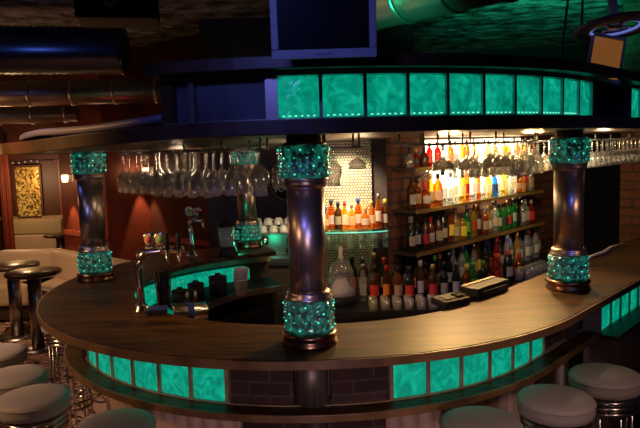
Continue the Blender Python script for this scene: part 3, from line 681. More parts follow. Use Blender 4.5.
# ------------------------------------------------------------------ mosaic bay: glass shelf with lit whisky bottles
zs = Z(-.612)
gs = thing('glass_shelf', 'curved glass shelf with lit bottles in front of the mosaic', 'shelf', (.25, 4.85, zs))
arc = [(.25 + .34 * sin(R(a)), 4.98 - .02 - .20 * cos(R(a)) ** .7) for a in range(-78, 79, 12)]
obj('glass_plate', MB().prism(arc + [(.595, 4.985), (-.09, 4.985)], zs - .018, zs), 'shelfglass', gs)
obj('edge_lamp', MB().tube([(x, y + .03, zs - .024) for x, y in arc], .004, 6), 'led', gs)
for xx in (-.03, .5): obj('support_arm', MB().box((xx, 4.93, zs - .026), (.014, .10, .012)), 'steel', gs)
ms = [('squat', orr, I, K), ('round', am, W, K), ('round', br, I, K), ('square', orr, W, Rp), ('square', orr, I, G_), ('round', am, W, Bp), ('squat', orr, W, Op), ('round', orr, I, G_), ('slim', am, W, S_), ('round', br, W, Yp), ('wine', da, Bp, S_)]
for i, (k, g, l, c) in enumerate(ms):
    bottle(k, g, l, c, .035 + i * .0505, 4.845 + .03 * (i % 2) + (.02 if i in (0, 10) else 0), zs, random.uniform(-.2, .2), ORD[i] + ' from left on the glass shelf', 'bottles on the glass shelf', random.uniform(.76, .86))
light('SPOT', (.22, 4.62, Z(.03)), 60, (1, .76, .44), (.21, 5.0, Z(-.48)), .04, 85, .6)
light('POINT', (.22, 4.93, Z(-.50)), 2.2, (1, .72, .36), None, .05)
tall = mesh_of('highball', MB().lathe([(.0001, 0), (.026, 0), (.0275, .004), (.030, .11), (.0285, .11), (.0255, .010), (.0001, .009)], n=16)); tall.materials.append(M['glass'])
hr = thing('under_shelf_rack', 'thin steel rack under the glass shelf that carries hanging glasses', 'rack', (.25, 4.85, zs - .05))
for yy in (4.83, 4.92): obj('rail', MB().tube([(0.0, yy, zs - .035), (.52, yy, zs - .035)], .004, 6), 'steel', hr)
for k in range(6):
    o = bpy.data.objects.new('highball_glass', tall); C.objects.link(o); o.location = (.045 + k * .09, 4.875, zs - .041 - .0); o.rotation_euler = (pi, 0, 0)
    tag(o, 'straight highball glass hanging under the lit glass shelf', 'glass', 'highball glasses under the glass shelf')

# ------------------------------------------------------------------ hanging glass racks
ZR = Z(-.004)
def rack(label, rads, ph0, ph1, t0=0, t1=0, hang=()):
    l0 = line(rads[0], ph0, ph1, t0, t1); t = thing('glass_rack', label, 'glass rack', (*l0[0], ZR), 0, 'racks under the canopy')
    for rd in rads:
        for off in (-.014, .014):
            pts = [(x, y, ZR) for x, y in line(rd + off, ph0, ph1, t0, t1, 4)]
            obj('rail', MB().tube(pts, .0035, 6), 'steel', t)
    for s, e in hang:
        for rd in (rads[0], rads[-1]):
            x, y = bp(rd, R(e)) if s == 'p' else bp(rd, t=e)
            obj('hanger', MB().tube([(x, y, ZR), (x, y, Z(.0500))], .005, 6), 'steel', t)
        a = bp(rads[0] - .014, R(e)) if s == 'p' else bp(rads[0] - .014, t=e); b = bp(rads[-1] + .014, R(e)) if s == 'p' else bp(rads[-1] + .014, t=e)
        obj('cross_bar', MB().tube([(*a, ZR + .006), (*b, ZR + .006)], .004, 6), 'steel', t)
    return t
def goblet(name, prof, n=18):
    # inverted: foot on the rails at z=0, bowl hanging below
    me = mesh_of(name, MB().lathe(prof, n=n, cap=False)); me.materials.append(M['glass']); return me
wine = goblet('wine_glass', [(.0001, .004), (.030, .005), (.032, .004), (.006, -.004), (.0038, -.02), (.0038, -.075), (.008, -.085), (.026, -.105), (.034, -.135), (.032, -.17), (.0275, -.195), (.0265, -.195), (.031, -.168), (.032, -.135), (.024, -.107), (.0001, -.088)])
flute = goblet('champagne_flute', [(.0001, .004), (.027, .005), (.028, .004), (.005, -.004), (.0035, -.02), (.0035, -.08), (.012, -.10), (.021, -.14), (.021, -.185), (.019, -.215), (.018, -.215), (.0195, -.185), (.0195, -.14), (.0001, -.09)])
coupe = goblet('coupe_glass', [(.0001, .004), (.032, .005), (.034, .004), (.006, -.004), (.004, -.02), (.004, -.055), (.02, -.066), (.047, -.085), (.050, -.115), (.048, -.118), (.045, -.09), (.02, -.07), (.0001, -.062)])
balloon = goblet('balloon_glass', [(.0001, .004), (.034, .005), (.036, .004), (.006, -.004), (.0045, -.02), (.0045, -.06), (.02, -.072), (.044, -.10), (.046, -.125), (.030, -.165), (.034, -.195), (.033, -.196), (.028, -.165), (.044, -.125), (.042, -.102), (.0001, -.07)])
def hang(me, name, rd, phi=None, t=None, label='', group=None, s=1):
    o = bpy.data.objects.new(name, me); C.objects.link(o); x, y = bp(rd, R(phi) if phi is not None else None, t)
    o.location = (x, y, ZR + .003); o.rotation_euler = (0, 0, random.uniform(0, 6)); o.scale = (s, s, s)
    return tag(o, label, 'glass', group)
Rw = [.82, .91, 1.0, 1.09]
rack('long curved glass rack between the left and the middle column', Rw, -58, -17, hang=[('p', -57), ('p', -49), ('p', -41), ('p', -30), ('p', -20)])
for j, rd in enumerate(Rw):
    n = int(rd * R(40) / .072)
    for k in range(n):
        ph = -57.3 + 39.5 * k / (n - 1)
        if j in (1, 2) and k % 1 == 0 and -50 < ph < -26: hang(flute, 'champagne_flute', rd, ph, None, 'slender champagne flute hanging among the wine glasses of the long left rack', 'champagne flutes in the long left rack', .96)
        else: hang(wine, 'wine_glass', rd, ph, None, 'clear wine glass hanging upside down in the long curved left rack', 'wine glasses in the long left rack', .96)
rack('short glass rack just left of the middle column', [.92, 1.02], -12.8, -3.5, hang=[('p', -12), ('p', -4)])
hang(balloon, 'balloon_glass', 1.02, -12.6, None, 'wide waisted balloon glass hanging alone at the left of the middle column', None, 1.0)
for k in range(2):
    for j in range(2): hang(wine, 'wine_glass', .92 + .1 * j, -8.0 + 4.4 * k, None, 'clear wine glass hanging in the short rack left of the middle column', 'wine glasses left of the middle column', .85)
rack('short glass rack in front of the lit mosaic', [.95, 1.05], 3.0, 11.5, hang=[('p', 3.2), ('p', 11)])
hang(balloon, 'balloon_glass', 1.05, 5.0, None, 'curved balloon glass hanging in front of the lit mosaic', None, .82)
hang(coupe, 'coupe_glass', 1.0, 11.2, None, 'wide coupe glass hanging at the right edge of the mosaic', None, .8)
rack('glass rack in front of the lit bottle shelves', [.88, .97, 1.06], 26, 48, 0, .72, hang=[('p', 27), ('p', 35), ('p', 43), ('t', .15), ('t', .6)])
for k, (ph, tt) in enumerate(((33, None), (42.5, None), (None, .10), (None, .215))):
    hang(coupe, 'coupe_glass', 1.06, ph, tt, 'large coupe glass hanging before the lit shelves, %s from the left' % ORD[k], 'coupe glasses before the shelves', 1.0)
for j, rd in enumerate((.88, .97, 1.06)):
    for k in range(3 * (rd > 1) + 1, 9): hang(wine if k % 3 else balloon, 'wine_glass', rd, None, k * .078 + .03, 'wine glass hanging left of the right column before the shelves', 'wine glasses left of the right column', .88)
rack('long glass rack to the right of the right column', [.90, 1.03], 0, 0, .95, 3.2, hang=[('t', 1.0), ('t', 1.6), ('t', 2.3), ('t', 3.1)])
for j, rd in enumerate((.90, 1.03)):
    for k in range(22): hang(wine, 'wine_glass', rd, None, 1.0 + k * .1 + .04 * j, 'wine glass hanging in the rack right of the right column', 'wine glasses right of the right column', .92)

# recessed lamps in the soffit
for k, (x, y) in enumerate(((-.80, 2.97), (-1.45, 4.35))):
    t = thing('ceiling_spotlight', ['small recessed lamp in the soffit above the long glass rack', 'small recessed lamp in the soffit behind the left column'][k], 'lamp', (x, y, Z(.046)))
    obj('lamp_ring', MB().ring((0, 0, 0), .022, .004, 18, 5), 'chrome', t, world=False); obj('bulb', MB().lathe([(.0001, -.002), (.017, -.001), (.018, .004)], n=14), 'lampglow', t, world=False)

# ------------------------------------------------------------------ beer taps and things on the counter
CT = Z(-.752)
def medallion(t, x, y, z, colr):
    m = obj('tap_medallion', MB().lathe([(.0001, -.006), (.025, -.006), (.030, -.003), (.030, .003), (.025, .006), (.0001, .006)], (0, 0, 0), 22, axis=(.1, -1, .05)), 'chrome', t, world=False, origin=None)
    m.location = (x, y, z); m.scale = (1, 1, 1.3)
    f = obj('badge_face', MB().lathe([(.0001, -.0072), (.022, -.0068), (.022, -.005)], (0, 0, 0), 20, axis=(-.1, 1, -.05)), 'ivory', m, world=False)
    f = obj('badge', MB().lathe([(.0001, -.0085), (.012, -.0080), (.012, -.006)], (0, 0, 0), 20, axis=(-.1, 1, -.05)), colr, m, world=False)
t = thing('beer_tap', 'chrome swan neck beer tap with two medallions and black handles beside the straws', 'beer tap', (-.86, 3.03, CT))
obj('base_flange', MB().lathe([(.040, 0), (.042, .008), (.034, .016), (.030, .03), (.024, .036)], n=24), 'chrome', t, world=False)
obj('neck', MB().tube([(0, 0, .03), (-.004, 0, .12), (-.008, 0, .20), (-.008, 0, .235), (.004, 0, .268), (.035, .0, .285), (.09, .01, .290), (.21, .03, .290)], [.019, .018, .021, .026, .028, .025, .019, .017], 14), 'chrome', t, world=False)
for k, cc in enumerate(('redp', 'greenp')):
    medallion(t, .055 + .052 * k, -.006, .345, cc); obj('medallion_stem', MB().tube([(.055 + .052 * k, -.002, .285), (.055 + .052 * k, -.004, .325)], .006, 8), 'chrome', t, world=False)
for k in range(2):
    x = .135 + .055 * k
    obj('spout', MB().tube([(x, .01, .285), (x + .006, -.03, .275), (x + .01, -.045, .235)], .008, 8), 'chrome', t, world=False)
    obj('handle', MB().lathe([(.006, .295), (.011, .31), (.013, .36), (.010, .372)], (x, .0, 0), 12), 'black', t, world=False)
t = thing('beer_tap', 'chrome beer tap with two round medallions standing at the far side of the counter', 'beer tap', (-.93, 4.63, CT))
obj('base_flange', MB().lathe([(.040, 0), (.042, .008), (.030, .016), (.024, .03)], n=24), 'chrome', t, world=False)
obj('neck', MB().tube([(0, 0, .02), (0, 0, .10), (-.004, 0, .20), (0, -.004, .245), (.035, -.03, .262), (.09, -.06, .262)], [.021, .018, .022, .024, .021, .016], 14), 'chrome', t, world=False)
for k, cc in enumerate(('greenp', 'ivory')):
    medallion(t, -.004 + .062 * k, -.01 - .02 * k, .325, 'greenp' if k == 0 else 'redp'); obj('medallion_stem', MB().tube([(-.004 + .062 * k, -.01 - .02 * k, .255), (-.004 + .062 * k, -.01 - .02 * k, .30)], .006, 8), 'chrome', t, world=False)
obj('spout', MB().tube([(.085, -.058, .262), (.10, -.07, .25), (.104, -.075, .205)], .008, 8), 'chrome', t, world=False)
obj('handle', MB().lathe([(.006, .265), (.010, .28), (.012, .325), (.009, .335)], (.085, -.058, 0), 12), 'black', t, world=False)

t = thing('straw_holder', 'black tumbler stuffed with dark straws beside the near beer tap', 'straw holder', (-.775, 3.12, CT))
obj('cup', MB().lathe([(.0001, 0), (.030, 0), (.032, .004), (.037, .10), (.034, .10), (.029, .01), (.0001, .009)], n=18), 'black', t, world=False)
for k in range(26):
    a = 2.4 * k; r0 = .022 * sqrt(k / 26); r1 = .046 * sqrt((k + 1) / 26)
    obj('straw', MB().tube([(r0 * cos(a), r0 * sin(a), .012), (r1 * cos(a), r1 * sin(a), .185 + .012 * sin(5 * k))], .0035, 5), 'black', t, world=False)
t = thing('napkin_box', 'small black box with a blue rim between the near beer tap and the straws', 'box', (-.775, 2.99, CT))
obj('box_body', MB().box((0, 0, .012), (.09, .07, .024), rz=.2), 'black', t, world=False, bevel=.002); obj('rim', MB().box((0, 0, .026), (.092, .072, .006), rz=.2), 'bluep', t, world=False, bevel=.001)
# till at the inner edge of the counter
t = thing('till', 'low black till with a pale metal top on the right part of the counter', 'till', (.80, 3.185, CT), R(45))
obj('till_body', MB().box((.02, .0, .028), (.30, .10, .056)), 'black', t, world=False, bevel=.006)
obj('top_plate', MB().box((.02, .034, .0585), (.30, .022, .005)), 'frame', t, world=False, bevel=.002)
obj('paper_tray', MB().box((.02, -.056, .022), (.22, .012, .03)), 'rubber', t, world=False, bevel=.002)
t = thing('card_terminal', 'dark rounded card terminal left of the till on the counter', 'card terminal', (.60, 2.99, CT), R(35))
obj('terminal_body', MB().box((0, 0, .022), (.17, .10, .036), tilt=.12), 'rubber', t, world=False, bevel=.012)
obj('screen', MB().box((-.03, -.006, .042), (.06, .05, .003), tilt=.12), 'rubber', t, world=False)
b = MB()
for i in range(4):
    for j in range(3): b.box((.025 + .014 * i, -.024 + .018 * j, .043 + .0017 * j), (.010, .012, .006))
obj('keypad', b, 'rubber', t, world=False)
ta = tag(obj('bar_cloth', MB().tube([(*bp(1.07, t=1.35), CT + .012), (*bp(1.09, t=1.6), CT + .014), (*bp(1.06, t=1.85), CT + .012), (*bp(1.08, t=2.1), CT + .012)], [.006, .012, .011, .005], 8), 'towel'), 'white folded cloth lying on the counter right of the right column', 'cloth')
tag(obj('menu_card', MB().box((*bp(1.36, t=1.75), CT + .004), (.2, .14, .008), rz=R(52)), 'darkwood', bevel=.001), 'dark flat menu folder on the counter at the right edge of the view', 'menu')

# ------------------------------------------------------------------ work area inside the ring, left
wt = thing('inner_worktop', 'dark worktop with a bright steel edge inside the ring below the beer taps', 'worktop', (BC[0], BC[1], 0))
ringpart('worktop', .70, 1.045, Z(-.965), Z(-.940), -160, -62, 'rubber', wt)
ringpart('steel_edge', .688, .70, Z(-.975), Z(-.936), -160, -62, 'steel', wt)
ringpart('support_wall', .96, 1.0, 0, Z(-.966), -160, -62, 'black', wt)
ringpart('lower_shelf', .74, .955, Z(-1.12), Z(-1.10), -150, -62, 'black', wt)
WZ = Z(-.940)
t = thing('steel_cylinder', 'chrome cylinder with an open ring end lying on its side on the inner worktop', 'container', (-.74, 3.50, WZ), R(-25))
obj('shell', MB().lathe([(.0001, -.10), (.05, -.10), (.055, -.095), (.055, .09), (.058, .10), (.050, .10), (.046, .085), (.0001, .084)], (0, 0, .058), 28, axis=(-.55, -.8, .1)), 'chrome', t, world=False)
obj('band', MB().lathe([(.0565, -.018), (.0565, .018)], (0, 0, .058), 28, axis=(-.55, -.8, .1), cap=False), 'bluep', t, world=False)  # blue reflection on the chrome put in as a coloured band
t = thing('cup_stack', 'stack of white paper cups beside the green lit blender', 'cup stack', (-.53, 4.17, WZ))
for k in range(5): obj('paper_cup', MB().lathe([(.0001, .001), (.024, .0), (.031, .075), (.033, .076), (.033, .079), (.029, .079), (.0001, .01)], (.001 * k, 0, .014 * k), 20), 'white', t, world=False)
t.scale = (1.45, 1.45, 1.3)
t = thing('blender', 'blender jug with a black lid on the far side of the counter', 'blender', (-.67, 4.62, CT))
obj('base', MB().lathe([(.07, 0), (.072, .01), (.055, .06), (.05, .065)], n=24, power=4), 'black', t, world=False)
obj('jug', MB().lathe([(.045, .066), (.050, .08), (.066, .21), (.064, .21), (.047, .082), (.0001, .07)], n=24, power=3), 'glass', t, world=False)
obj('lid', MB().lathe([(.067, .208), (.067, .225), (.05, .235), (.03, .25), (.028, .262), (.0001, .264)], n=24), 'black', t, world=False)
obj('jug_handle', MB().tube([(.06, 0, .19), (.10, 0, .18), (.10, 0, .11), (.052, 0, .10)], .009, 8), 'black', t, world=False)
for k, (x, y, lb) in enumerate(((-.68, 4.18, 'black squat container on the inner worktop, left of the white paper cups'), (-.80, 4.05, 'black squat container on the inner worktop below the green glow'), (-.86, 3.86, 'black squat container on the inner worktop, nearest the straws'))):
    t = thing('condiment_tub', lb, 'container', (x, y, WZ)); s = 1 + .15 * (k == 0)
    obj('tub', MB().lathe([(.0001, 0), (.045 * s, 0), (.05 * s, .006), (.05 * s, .09 * s), (.044 * s, .098 * s)], n=20, power=3), 'black', t, world=False)
    obj('lid', MB().lathe([(.052 * s, .098 * s), (.052 * s, .108 * s), (.02, .114 * s), (.018, .126 * s), (.0001, .127 * s)], n=20), 'rubber', t, world=False)
for k, (x, y) in enumerate(((-.80, 3.78), (-.755, 3.80))):
    t = thing('sauce_bottle', ['small dark dropper bottle with pale tip, left one behind the straws', 'small dark dropper bottle with pale tip, right one behind the straws'][k], 'bottle', (x, y, WZ), 0, 'dropper bottles')
    obj('bottle_body', MB().lathe([(.0001, 0), (.018, 0), (.019, .06), (.008, .075), (.008, .085)], n=14), 'brownglass', t, world=False); obj('tip', MB().lathe([(.009, .083), (.009, .10), (.004, .115), (.0001, .116)], n=12), 'white', t, world=False)
t = thing('soda_dispenser', 'pale round cap dispenser with green lit collar inside the ring near the middle column', 'dispenser', (-.33, 3.22, Z(-.98)))
obj('stem', MB().lathe([(.03, -.30), (.03, 0), (.022, .012), (.022, .055)], n=16), 'brownglass', t, world=False); obj('collar', MB().lathe([(.055, .03), (.06, .036), (.05, .05), (.03, .056)], n=18), 'glass', t, world=False)
light('POINT', (-.60, 4.72, Z(-.70)), .3, TEAL, None, .03)

# ------------------------------------------------------------------ coffee machine and the back
bc2 = thing('coffee_counter', 'dark cabinet that carries the coffee machine', 'counter', (-.3, 5.6, 0))
obj('cabinet_body', MB().box((-.34, 5.66, Z(-.97) / 2), (.78, .62, Z(-.97))), 'darkwood', bc2); obj('worktop', MB().box((-.34, 5.655, Z(-.955)), (.82, .65, .028)), 'rubber', bc2, bevel=.003)
cz = Z(-.94)
cm = thing('coffee_machine', 'steel coffee machine with cups on top behind the middle column', 'coffee machine', (-.36, 5.62, cz))
obj('housing', MB().box((0, .06, .125), (.56, .30, .19)), 'steel', cm, world=False, bevel=.012)
obj('cup_tray', MB().box((0, .02, .226), (.58, .38, .012)), 'steel', cm, world=False, bevel=.004)
obj('drip_tray', MB().box((0, -.06, .015), (.56, .34, .03)), 'steel', cm, world=False, bevel=.005)
obj('back_splash', MB().box((0, -.093, .12), (.50, .006, .12)), 'steel', cm, world=False)
for k in range(2):
    x = -.12 + .22 * k
    g = obj('group_head', MB().lathe([(.03, 0), (.036, .01), (.036, .06), (.025, .075)], (x, -.13, .12), 18), 'chrome', cm, world=False)
    pf = obj('portafilter', MB().tube([(x, -.14, .11), (x - .01, -.20, .105), (x - .02, -.28, .09)], [.012, .012, .015], 8), 'black', cm, world=False)
obj('steam_wand', MB().tube([(.24, -.09, .17), (.25, -.15, .16), (.245, -.17, .04)], .006, 8), 'chrome', cm, world=False)
obj('steam_wand', MB().tube([(-.25, -.09, .17), (-.262, -.15, .16), (-.257, -.17, .04)], .006, 8), 'chrome', cm, world=False)
light('POINT', (-.42, 5.24, Z(-.784)), .45, TEAL, None, .04)
cup_me = mesh_of('cup', MB().lathe([(.0001, .006), (.022, 0), (.030, .010), (.041, .05), (.043, .058), (.040, .058), (.028, .014), (.0001, .01)], n=18)); cup_me.materials.append(M['porcelain'])
hdl = mesh_of('handle', MB().tube([(.036, 0, .046), (.056, 0, .044), (.056, 0, .022), (.031, 0, .016)], .005, 6)); hdl.materials.append(M['porcelain'])
def cup(x, y, z, label, g):
    o = bpy.data.objects.new('coffee_cup', cup_me); C.objects.link(o); o.location = (x, y, z + .058); o.rotation_euler = (pi, 0, random.uniform(0, 6)); tag(o, label, 'cup', g)
    h = bpy.data.objects.new('handle', hdl); C.objects.link(h); h.parent = o
for j in range(2):
    for k in range(5): cup(-.585 + .09 * k, 5.53 + .095 * j, cz + .2325, 'upturned white coffee cup in the bottom layer on the coffee machine', 'cups on the coffee machine')
for k in range(4): cup(-.54 + .09 * k, 5.575, cz + .2912, 'upturned white coffee cup on top of the pile on the coffee machine', 'cups atop the cup pile')
# round sign on the dark wall
sx, sz = -.29, Z(-.31)
sg = thing('round_sign', 'round black sign with pale letters on the dark wall behind the middle column', 'sign', (sx, 6.34, sz))
obj('disc', MB().lathe([(.0001, .0), (.205, 0), (.205, .02), (.0001, .02)], n=40, axis=(0, -1, 0)), 'black', sg, world=False)
rg = MB().lathe([(.188, .021), (.188, .024), (.202, .024), (.202, .021)], n=40, axis=(0, -1, 0), cap=False); obj('rim', rg, 'edge', sg, world=False)
def text(name, body, loc, size, m, parent, ry=0):
    cu = bpy.data.curves.new(name, 'FONT'); cu.body = body; cu.size = size; cu.extrude = .003; cu.align_x = 'CENTER'; cu.align_y = 'CENTER'; cu.materials.append(M[m])
    tmp = bpy.data.objects.new(name, cu); C.objects.link(tmp); bpy.context.view_layer.update()
    me = bpy.data.meshes.new_from_object(tmp.evaluated_get(bpy.context.evaluated_depsgraph_get())); bpy.data.objects.remove(tmp)
    o = bpy.data.objects.new(name, me); C.objects.link(o); o.parent = parent; o.location = loc; o.rotation_euler = (pi / 2, ry, 0); return o
text('lettering', 'N', (-.11, -.024, .065), .16, 'white', sg); text('lettering', 'KA', (-.075, -.024, -.075), .11, 'white', sg)

# ------------------------------------------------------------------ lounge on the left
def pub_table(label, x, y, h, r):
    t = thing('round_table', label, 'table', (x, y, 0), 0, 'round lounge tables')
    obj('tabletop', MB().lathe([(.0001, h - .035), (r - .01, h - .035), (r, h - .028), (r, h - .006), (r - .006, h), (.0001, h)], n=40), 'tabletop', t, world=False)
    obj('pedestal', MB().lathe([(.062, .02), (.062, h - .036)], n=24), 'steel', t, world=False)
    obj('foot_plate', MB().lathe([(.20, 0), (.20, .012), (.07, .022)], n=32), 'steel', t, world=False)
pub_table('round dark table on a steel pedestal nearest the bar', -2.75, 6.12, .76, .255)
pub_table('round dark table cut by the left edge, behind the nearest round table', -3.15, 6.55, .76, .26)
pub_table('small round dark table in the niche beside the pale backrest', -3.63, 9.0, .76, .22)
def sofa(t, a, b, depth, side):
    # bench from a to b; back upholstery on the left of a->b
    d = Vector((b[0] - a[0], b[1] - a[1])); L = d.length; d.normalize(); n = Vector((-d.y, d.x)) * side; rz = atan2(d.y, d.x)
    s = side; mt = Matrix.Translation(Vector((a[0], a[1], 0)) - t.location) @ Matrix.Rotation(rz, 4, 'Z'); made = []
    made.append(obj('base', MB().box((L / 2, -s * depth * .45, .10), (L, depth * .9, .16)), 'darkwood', t, world=False, bevel=.01))
    k = max(2, round(L / .75)); wdt = L / k
    for i in range(k):
        made.append(obj('seat_cushion', MB().box((wdt * (i + .5), -s * (depth * .5), .31), (wdt - .012, depth - .04, .24)), 'cream', t, world=False, bevel=.035))
        made.append(obj('back_cushion', MB().box((wdt * (i + .5), -s * .10, .585), (wdt - .008, .18, .33)), 'cream', t, world=False, bevel=.04))
    for o in made: o.matrix_local = mt
ts = thing('corner_sofa', 'long cream leather corner sofa behind the round tables and the left column', 'sofa', (-3.2, 7.5, 0))
sofa(ts, (-6.0, 7.78), (-3.08, 7.70), .62, 1)
sofa(ts, (-3.10, 7.715), (-1.85, 6.58), .60, 1)
tag(obj('padded_backrest', MB().box((-4.15, 9.5, Z(-1.31)), (.70, .10, .34)), 'cream', bevel=.03), 'pale padded backrest in the niche below the gold panel', 'backrest')
tag(obj('niche_sill', MB().box((-4.15, 9.5, Z(-1.03)), (.72, .1, .20)), 'ivory', bevel=.006), 'pale stone band between the gold panel and the padded backrest', 'sill')
gp = thing('gold_panel', 'glittering gold panel in a dark frame on the niche wall', 'wall panel', (-4.27, 9.56, Z(-.52)))
obj('glitter_face', MB().box((0, 0, 0), (.36, .03, .72)), 'glitter', gp, world=False); 
for x in (-.19, .19): obj('frame_side', MB().box((x, -.005, 0), (.03, .05, .78)), 'darkred', gp, world=False)
for z in (-.375, .375): obj('frame_rail', MB().box((0, -.006, z), (.35, .05, .03)), 'darkred', gp, world=False)
mp = thing('mirror_panel', 'dark glossy wall panel right of the gold panel', 'wall panel', (-3.95, 9.57, Z(-.49)))
obj('panel_face', MB().box((0, 0, 0), (.26, .02, .84)), 'darkred', mp, world=False); obj('frame_side', MB().box((.14, 0, 0), (.02, .03, .86)), 'mould', mp, world=False)
tag(obj('curtain', MB().sweep([(-4.62 + .01 * k, 9.45 + .02 * sin(k * 1.1)) for k in range(15)], [(-4.62 + .01 * k, 9.42 + .02 * sin(k * 1.1)) for k in range(15)], .3, Z(.2)), 'red'), 'red curtain left of the gold panel', 'curtain')
sl = thing('string_lights', 'string of tiny bulbs along the niche wall above the gold panel', 'string lights', (-4.2, 9.55, Z(-.06)))
pts = [(-4.75 + .09 * k, 9.575, Z(-.07 + .012 * sin(k * 1.3))) for k in range(11)]
obj('wire', MB().tube(pts, .004, 5), 'black', sl)
for x, y, z in pts: obj('bulb', MB().lathe([(.0001, -.016), (.012, -.006), (.012, .006), (.0001, .016)], (x, y - .004, z - .014), 8), 'lampdim', sl)
def sconce(label, x, y, z, nx, ny):
    t = thing('wall_sconce', label, 'lamp', (x, y, z), atan2(-nx, ny) + pi)
    obj('wall_plate', MB().box((0, .03, 0), (.07, .02, .10)), 'steel', t, world=False, bevel=.004)
    obj('arm', MB().tube([(0, .03, .03), (0, -.04, .04), (0, -.06, .0)], .007, 8), 'chrome', t, world=False)
    obj('glass_shade', MB().lathe([(.032, -.05), (.042, .03), (.03, .04)], (0, -.06, 0), 20), 'lampglow', t, world=False)
    obj('shade_ring', MB().ring((0, -.06, -.05), .034, .004, 20, 6), 'chrome', t, world=False)
    lx, ly = x + nx * .11, y + ny * .11
    light('SPOT', (lx, ly, z - .10), 30, (1, .62, .30), (x + nx * .05, y + ny * .05, z - 1), .02, 50, .35)
    light('POINT', (lx + nx * .1, ly + ny * .1, z), .9, (1, .62, .30), None, .05)
sconce('glowing wall sconce on the red wall left of the left column', -3.05, 7.965, Z(-.28), -.669, -.743)
sconce('glowing wall sconce on the red wall behind the long glass rack', -2.02, 7.79, Z(-.22), -.669, -.743)

# ------------------------------------------------------------------ ceiling: ducts, monitors, lamps
def duct(label, a, b, r, seam=.35, m='duct', ribs=0):
    a, b = Vector(a), Vector(b); L = (b - a).length; ax = (b - a).normalized()
    t = thing('air_duct', label, 'air duct', a)
    n = int(L / .03) if ribs else 1
    prof = [(r + (.012 * (k % 2) if ribs else 0), L * k / n) for k in range(n + 1)]
    obj('pipe', MB().lathe(prof, (0, 0, 0), 28, axis=ax), m, t, world=False)
    k = seam
    while seam and k < L - .05:
        obj('seam_band', MB().lathe([(r + .001, k - .02), (r + .010, k - .016), (r + .010, k + .016), (r + .001, k + .02)], (0, 0, 0), 28, axis=ax, cap=False), m, t, world=False); k += seam
    return t
duct('silver duct with seam bands running behind the canopy at the left, the brighter one', (-5.4, 6.55, Z(.63)), (-1.35, 6.75, Z(.63)), .125, .42)
duct('thinner silver duct just below the brighter seam banded one', (-5.6, 7.05, Z(.43)), (-2.6, 7.15, Z(.44)), .085, .36)
duct('lowest silver duct near the left canopy board', (-5.6, 7.35, Z(.23)), (-3.6, 7.45, Z(.25)), .09, .36)
duct('thick ribbed flexible duct under the ceiling at the top left', (-4.6, 5.4, Z(.93)), (-1.6, 5.6, Z(.86)), .19, 0, 'darkduct', 1)
duct('wide green lit duct under the ceiling right of the hanging monitor', (.12, 4.37, Z(.90)), (1.75, 2.47, Z(.90)), .19, .33)
tv = thing('monitor', 'silver framed flat monitor hanging above the middle of the canopy', 'monitor', (.026, 1.93, Z(.394)))
tw, th = .305, .27
rotx = 0.10
def tvbox(nm, c, s, m, bev=.003, par=None):
    b = MB().box(c, s); mt = Matrix.Rotation(rotx, 3, 'X'); b.v = [tuple(mt @ Vector(v)) for v in b.v]; return obj(nm, b, m, tv, bev, world=False)
tvbox('screen', (0, -.012, .004), (tw - .04, .008, th - .045), 'screen', .001)
tvbox('housing', (0, .014, 0), (tw - .004, .04, th - .004), 'black', .004)
tvbox('bezel_bottom', (0, -.012, -th / 2 + .013), (tw, .018, .026), 'bezel'); tvbox('bezel_top', (0, -.012, th / 2 - .010), (tw, .018, .020), 'bezel')
for s in (-1, 1): tvbox('bezel_side', (s * (tw / 2 - .0105), -.012, .003), (.021, .018, th - .048), 'bezel')
for k in range(5): tvbox('button', (-.025 + .012 * k, -.0225, -th / 2 + .012), (.005, .003, .003), 'black', 0)
obj('ceiling_mount', MB().tube([(0, .04, .0), (0, .09, .10), (0, .09, HC - Z(.392))], .02, 10), 'black', tv, world=False)
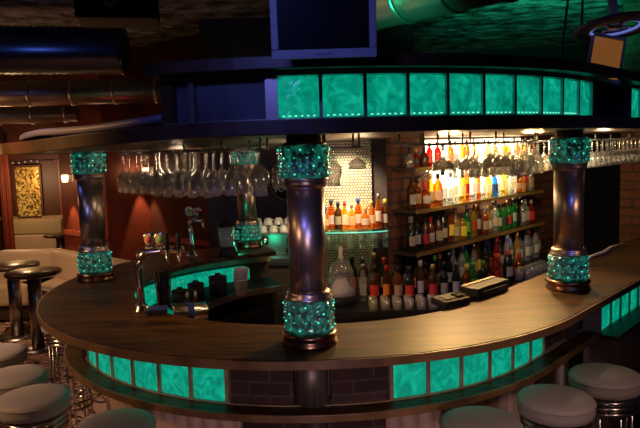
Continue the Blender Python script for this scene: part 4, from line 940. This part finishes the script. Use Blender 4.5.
# second monitor seen obliquely, under the halo lamp
m2 = thing('monitor', 'tilted monitor with an orange reflection painted on its screen at the upper right', 'monitor', (1.265, 2.90, Z(.35)))
m2.rotation_euler = (R(-4), R(11), R(5))
obj('screen', MB().box((0, -.012, 0), (.135, .006, .17)), 'reflectscreen', m2, world=False)
obj('housing', MB().box((0, .01, 0), (.158, .034, .196)), 'black', m2, world=False, bevel=.004)
for s in (-1, 1): obj('bezel_side', MB().box((s * .073, -.012, 0), (.012, .012, .20)), 'bezel', m2, world=False)
for s in (-1, 1): obj('bezel_rail', MB().box((0, -.012, s * .0935), (.135, .012, .013)), 'bezel', m2, world=False)
hl = thing('halo_lamp', 'flat ring shaped pendant lamp on a pole at the upper right', 'lamp', (1.275, 2.82, Z(.472)))
hl.rotation_euler = (R(-9), R(-3), 0)
obj('outer_ring', MB().lathe([(.105, -.012), (.150, -.014), (.172, 0), (.150, .012), (.105, .010), (.098, 0), (.105, -.012)], n=44, cap=False), 'bezel', hl, world=False)
obj('glow_ring', MB().ring((0, 0, -.004), .096, .005, 44, 6), 'bluering', hl, world=False)
obj('hub', MB().lathe([(.0001, -.01), (.03, -.008), (.035, .01), (.015, .03)], n=20), 'chrome', hl, world=False)
for k in range(4):
    a = pi / 2 * k + .4; obj('spoke', MB().tube([(.025 * cos(a), .025 * sin(a), .004), (.105 * cos(a), .105 * sin(a), .004)], .006, 6), 'chrome', hl, world=False)
obj('pole', MB().tube([(0, 0, .01), (0, 0, HC - Z(.472))], .018, 12), 'bezel', hl, world=False)
for k, (a, b) in enumerate((((1.23, 3.35, Z(.30)), (1.30, 3.30, HC)), ((1.40, 3.5, Z(.30)), (1.40, 3.5, HC)))):
    tag(obj('ceiling_cable', MB().tube([a, ((a[0] + b[0]) / 2 + .01, (a[1] + b[1]) / 2, (a[2] + b[2]) / 2), b], .006, 6), 'cable'), ['slanting cable left of the tilted monitor', 'upright cable just left of the tilted monitor'][k], 'cable')
sk = thing('loudspeaker', 'black loudspeaker box with a pale ring at the top left', 'loudspeaker', (-1.05, 3.6, Z(.80)), R(12))
obj('cabinet', MB().box((0, 0, .12), (.42, .30, .44)), 'black', sk, world=False, bevel=.008)
obj('ring', MB().lathe([(.014, 0), (.026, .006), (.030, 0)], (-.03, -.152, -.02), 22, axis=(0, -1, 0), cap=False), 'bezel', sk, world=False)
obj('grille', MB().box((0, -.153, .19), (.36, .008, .28)), 'rubber', sk, world=False)
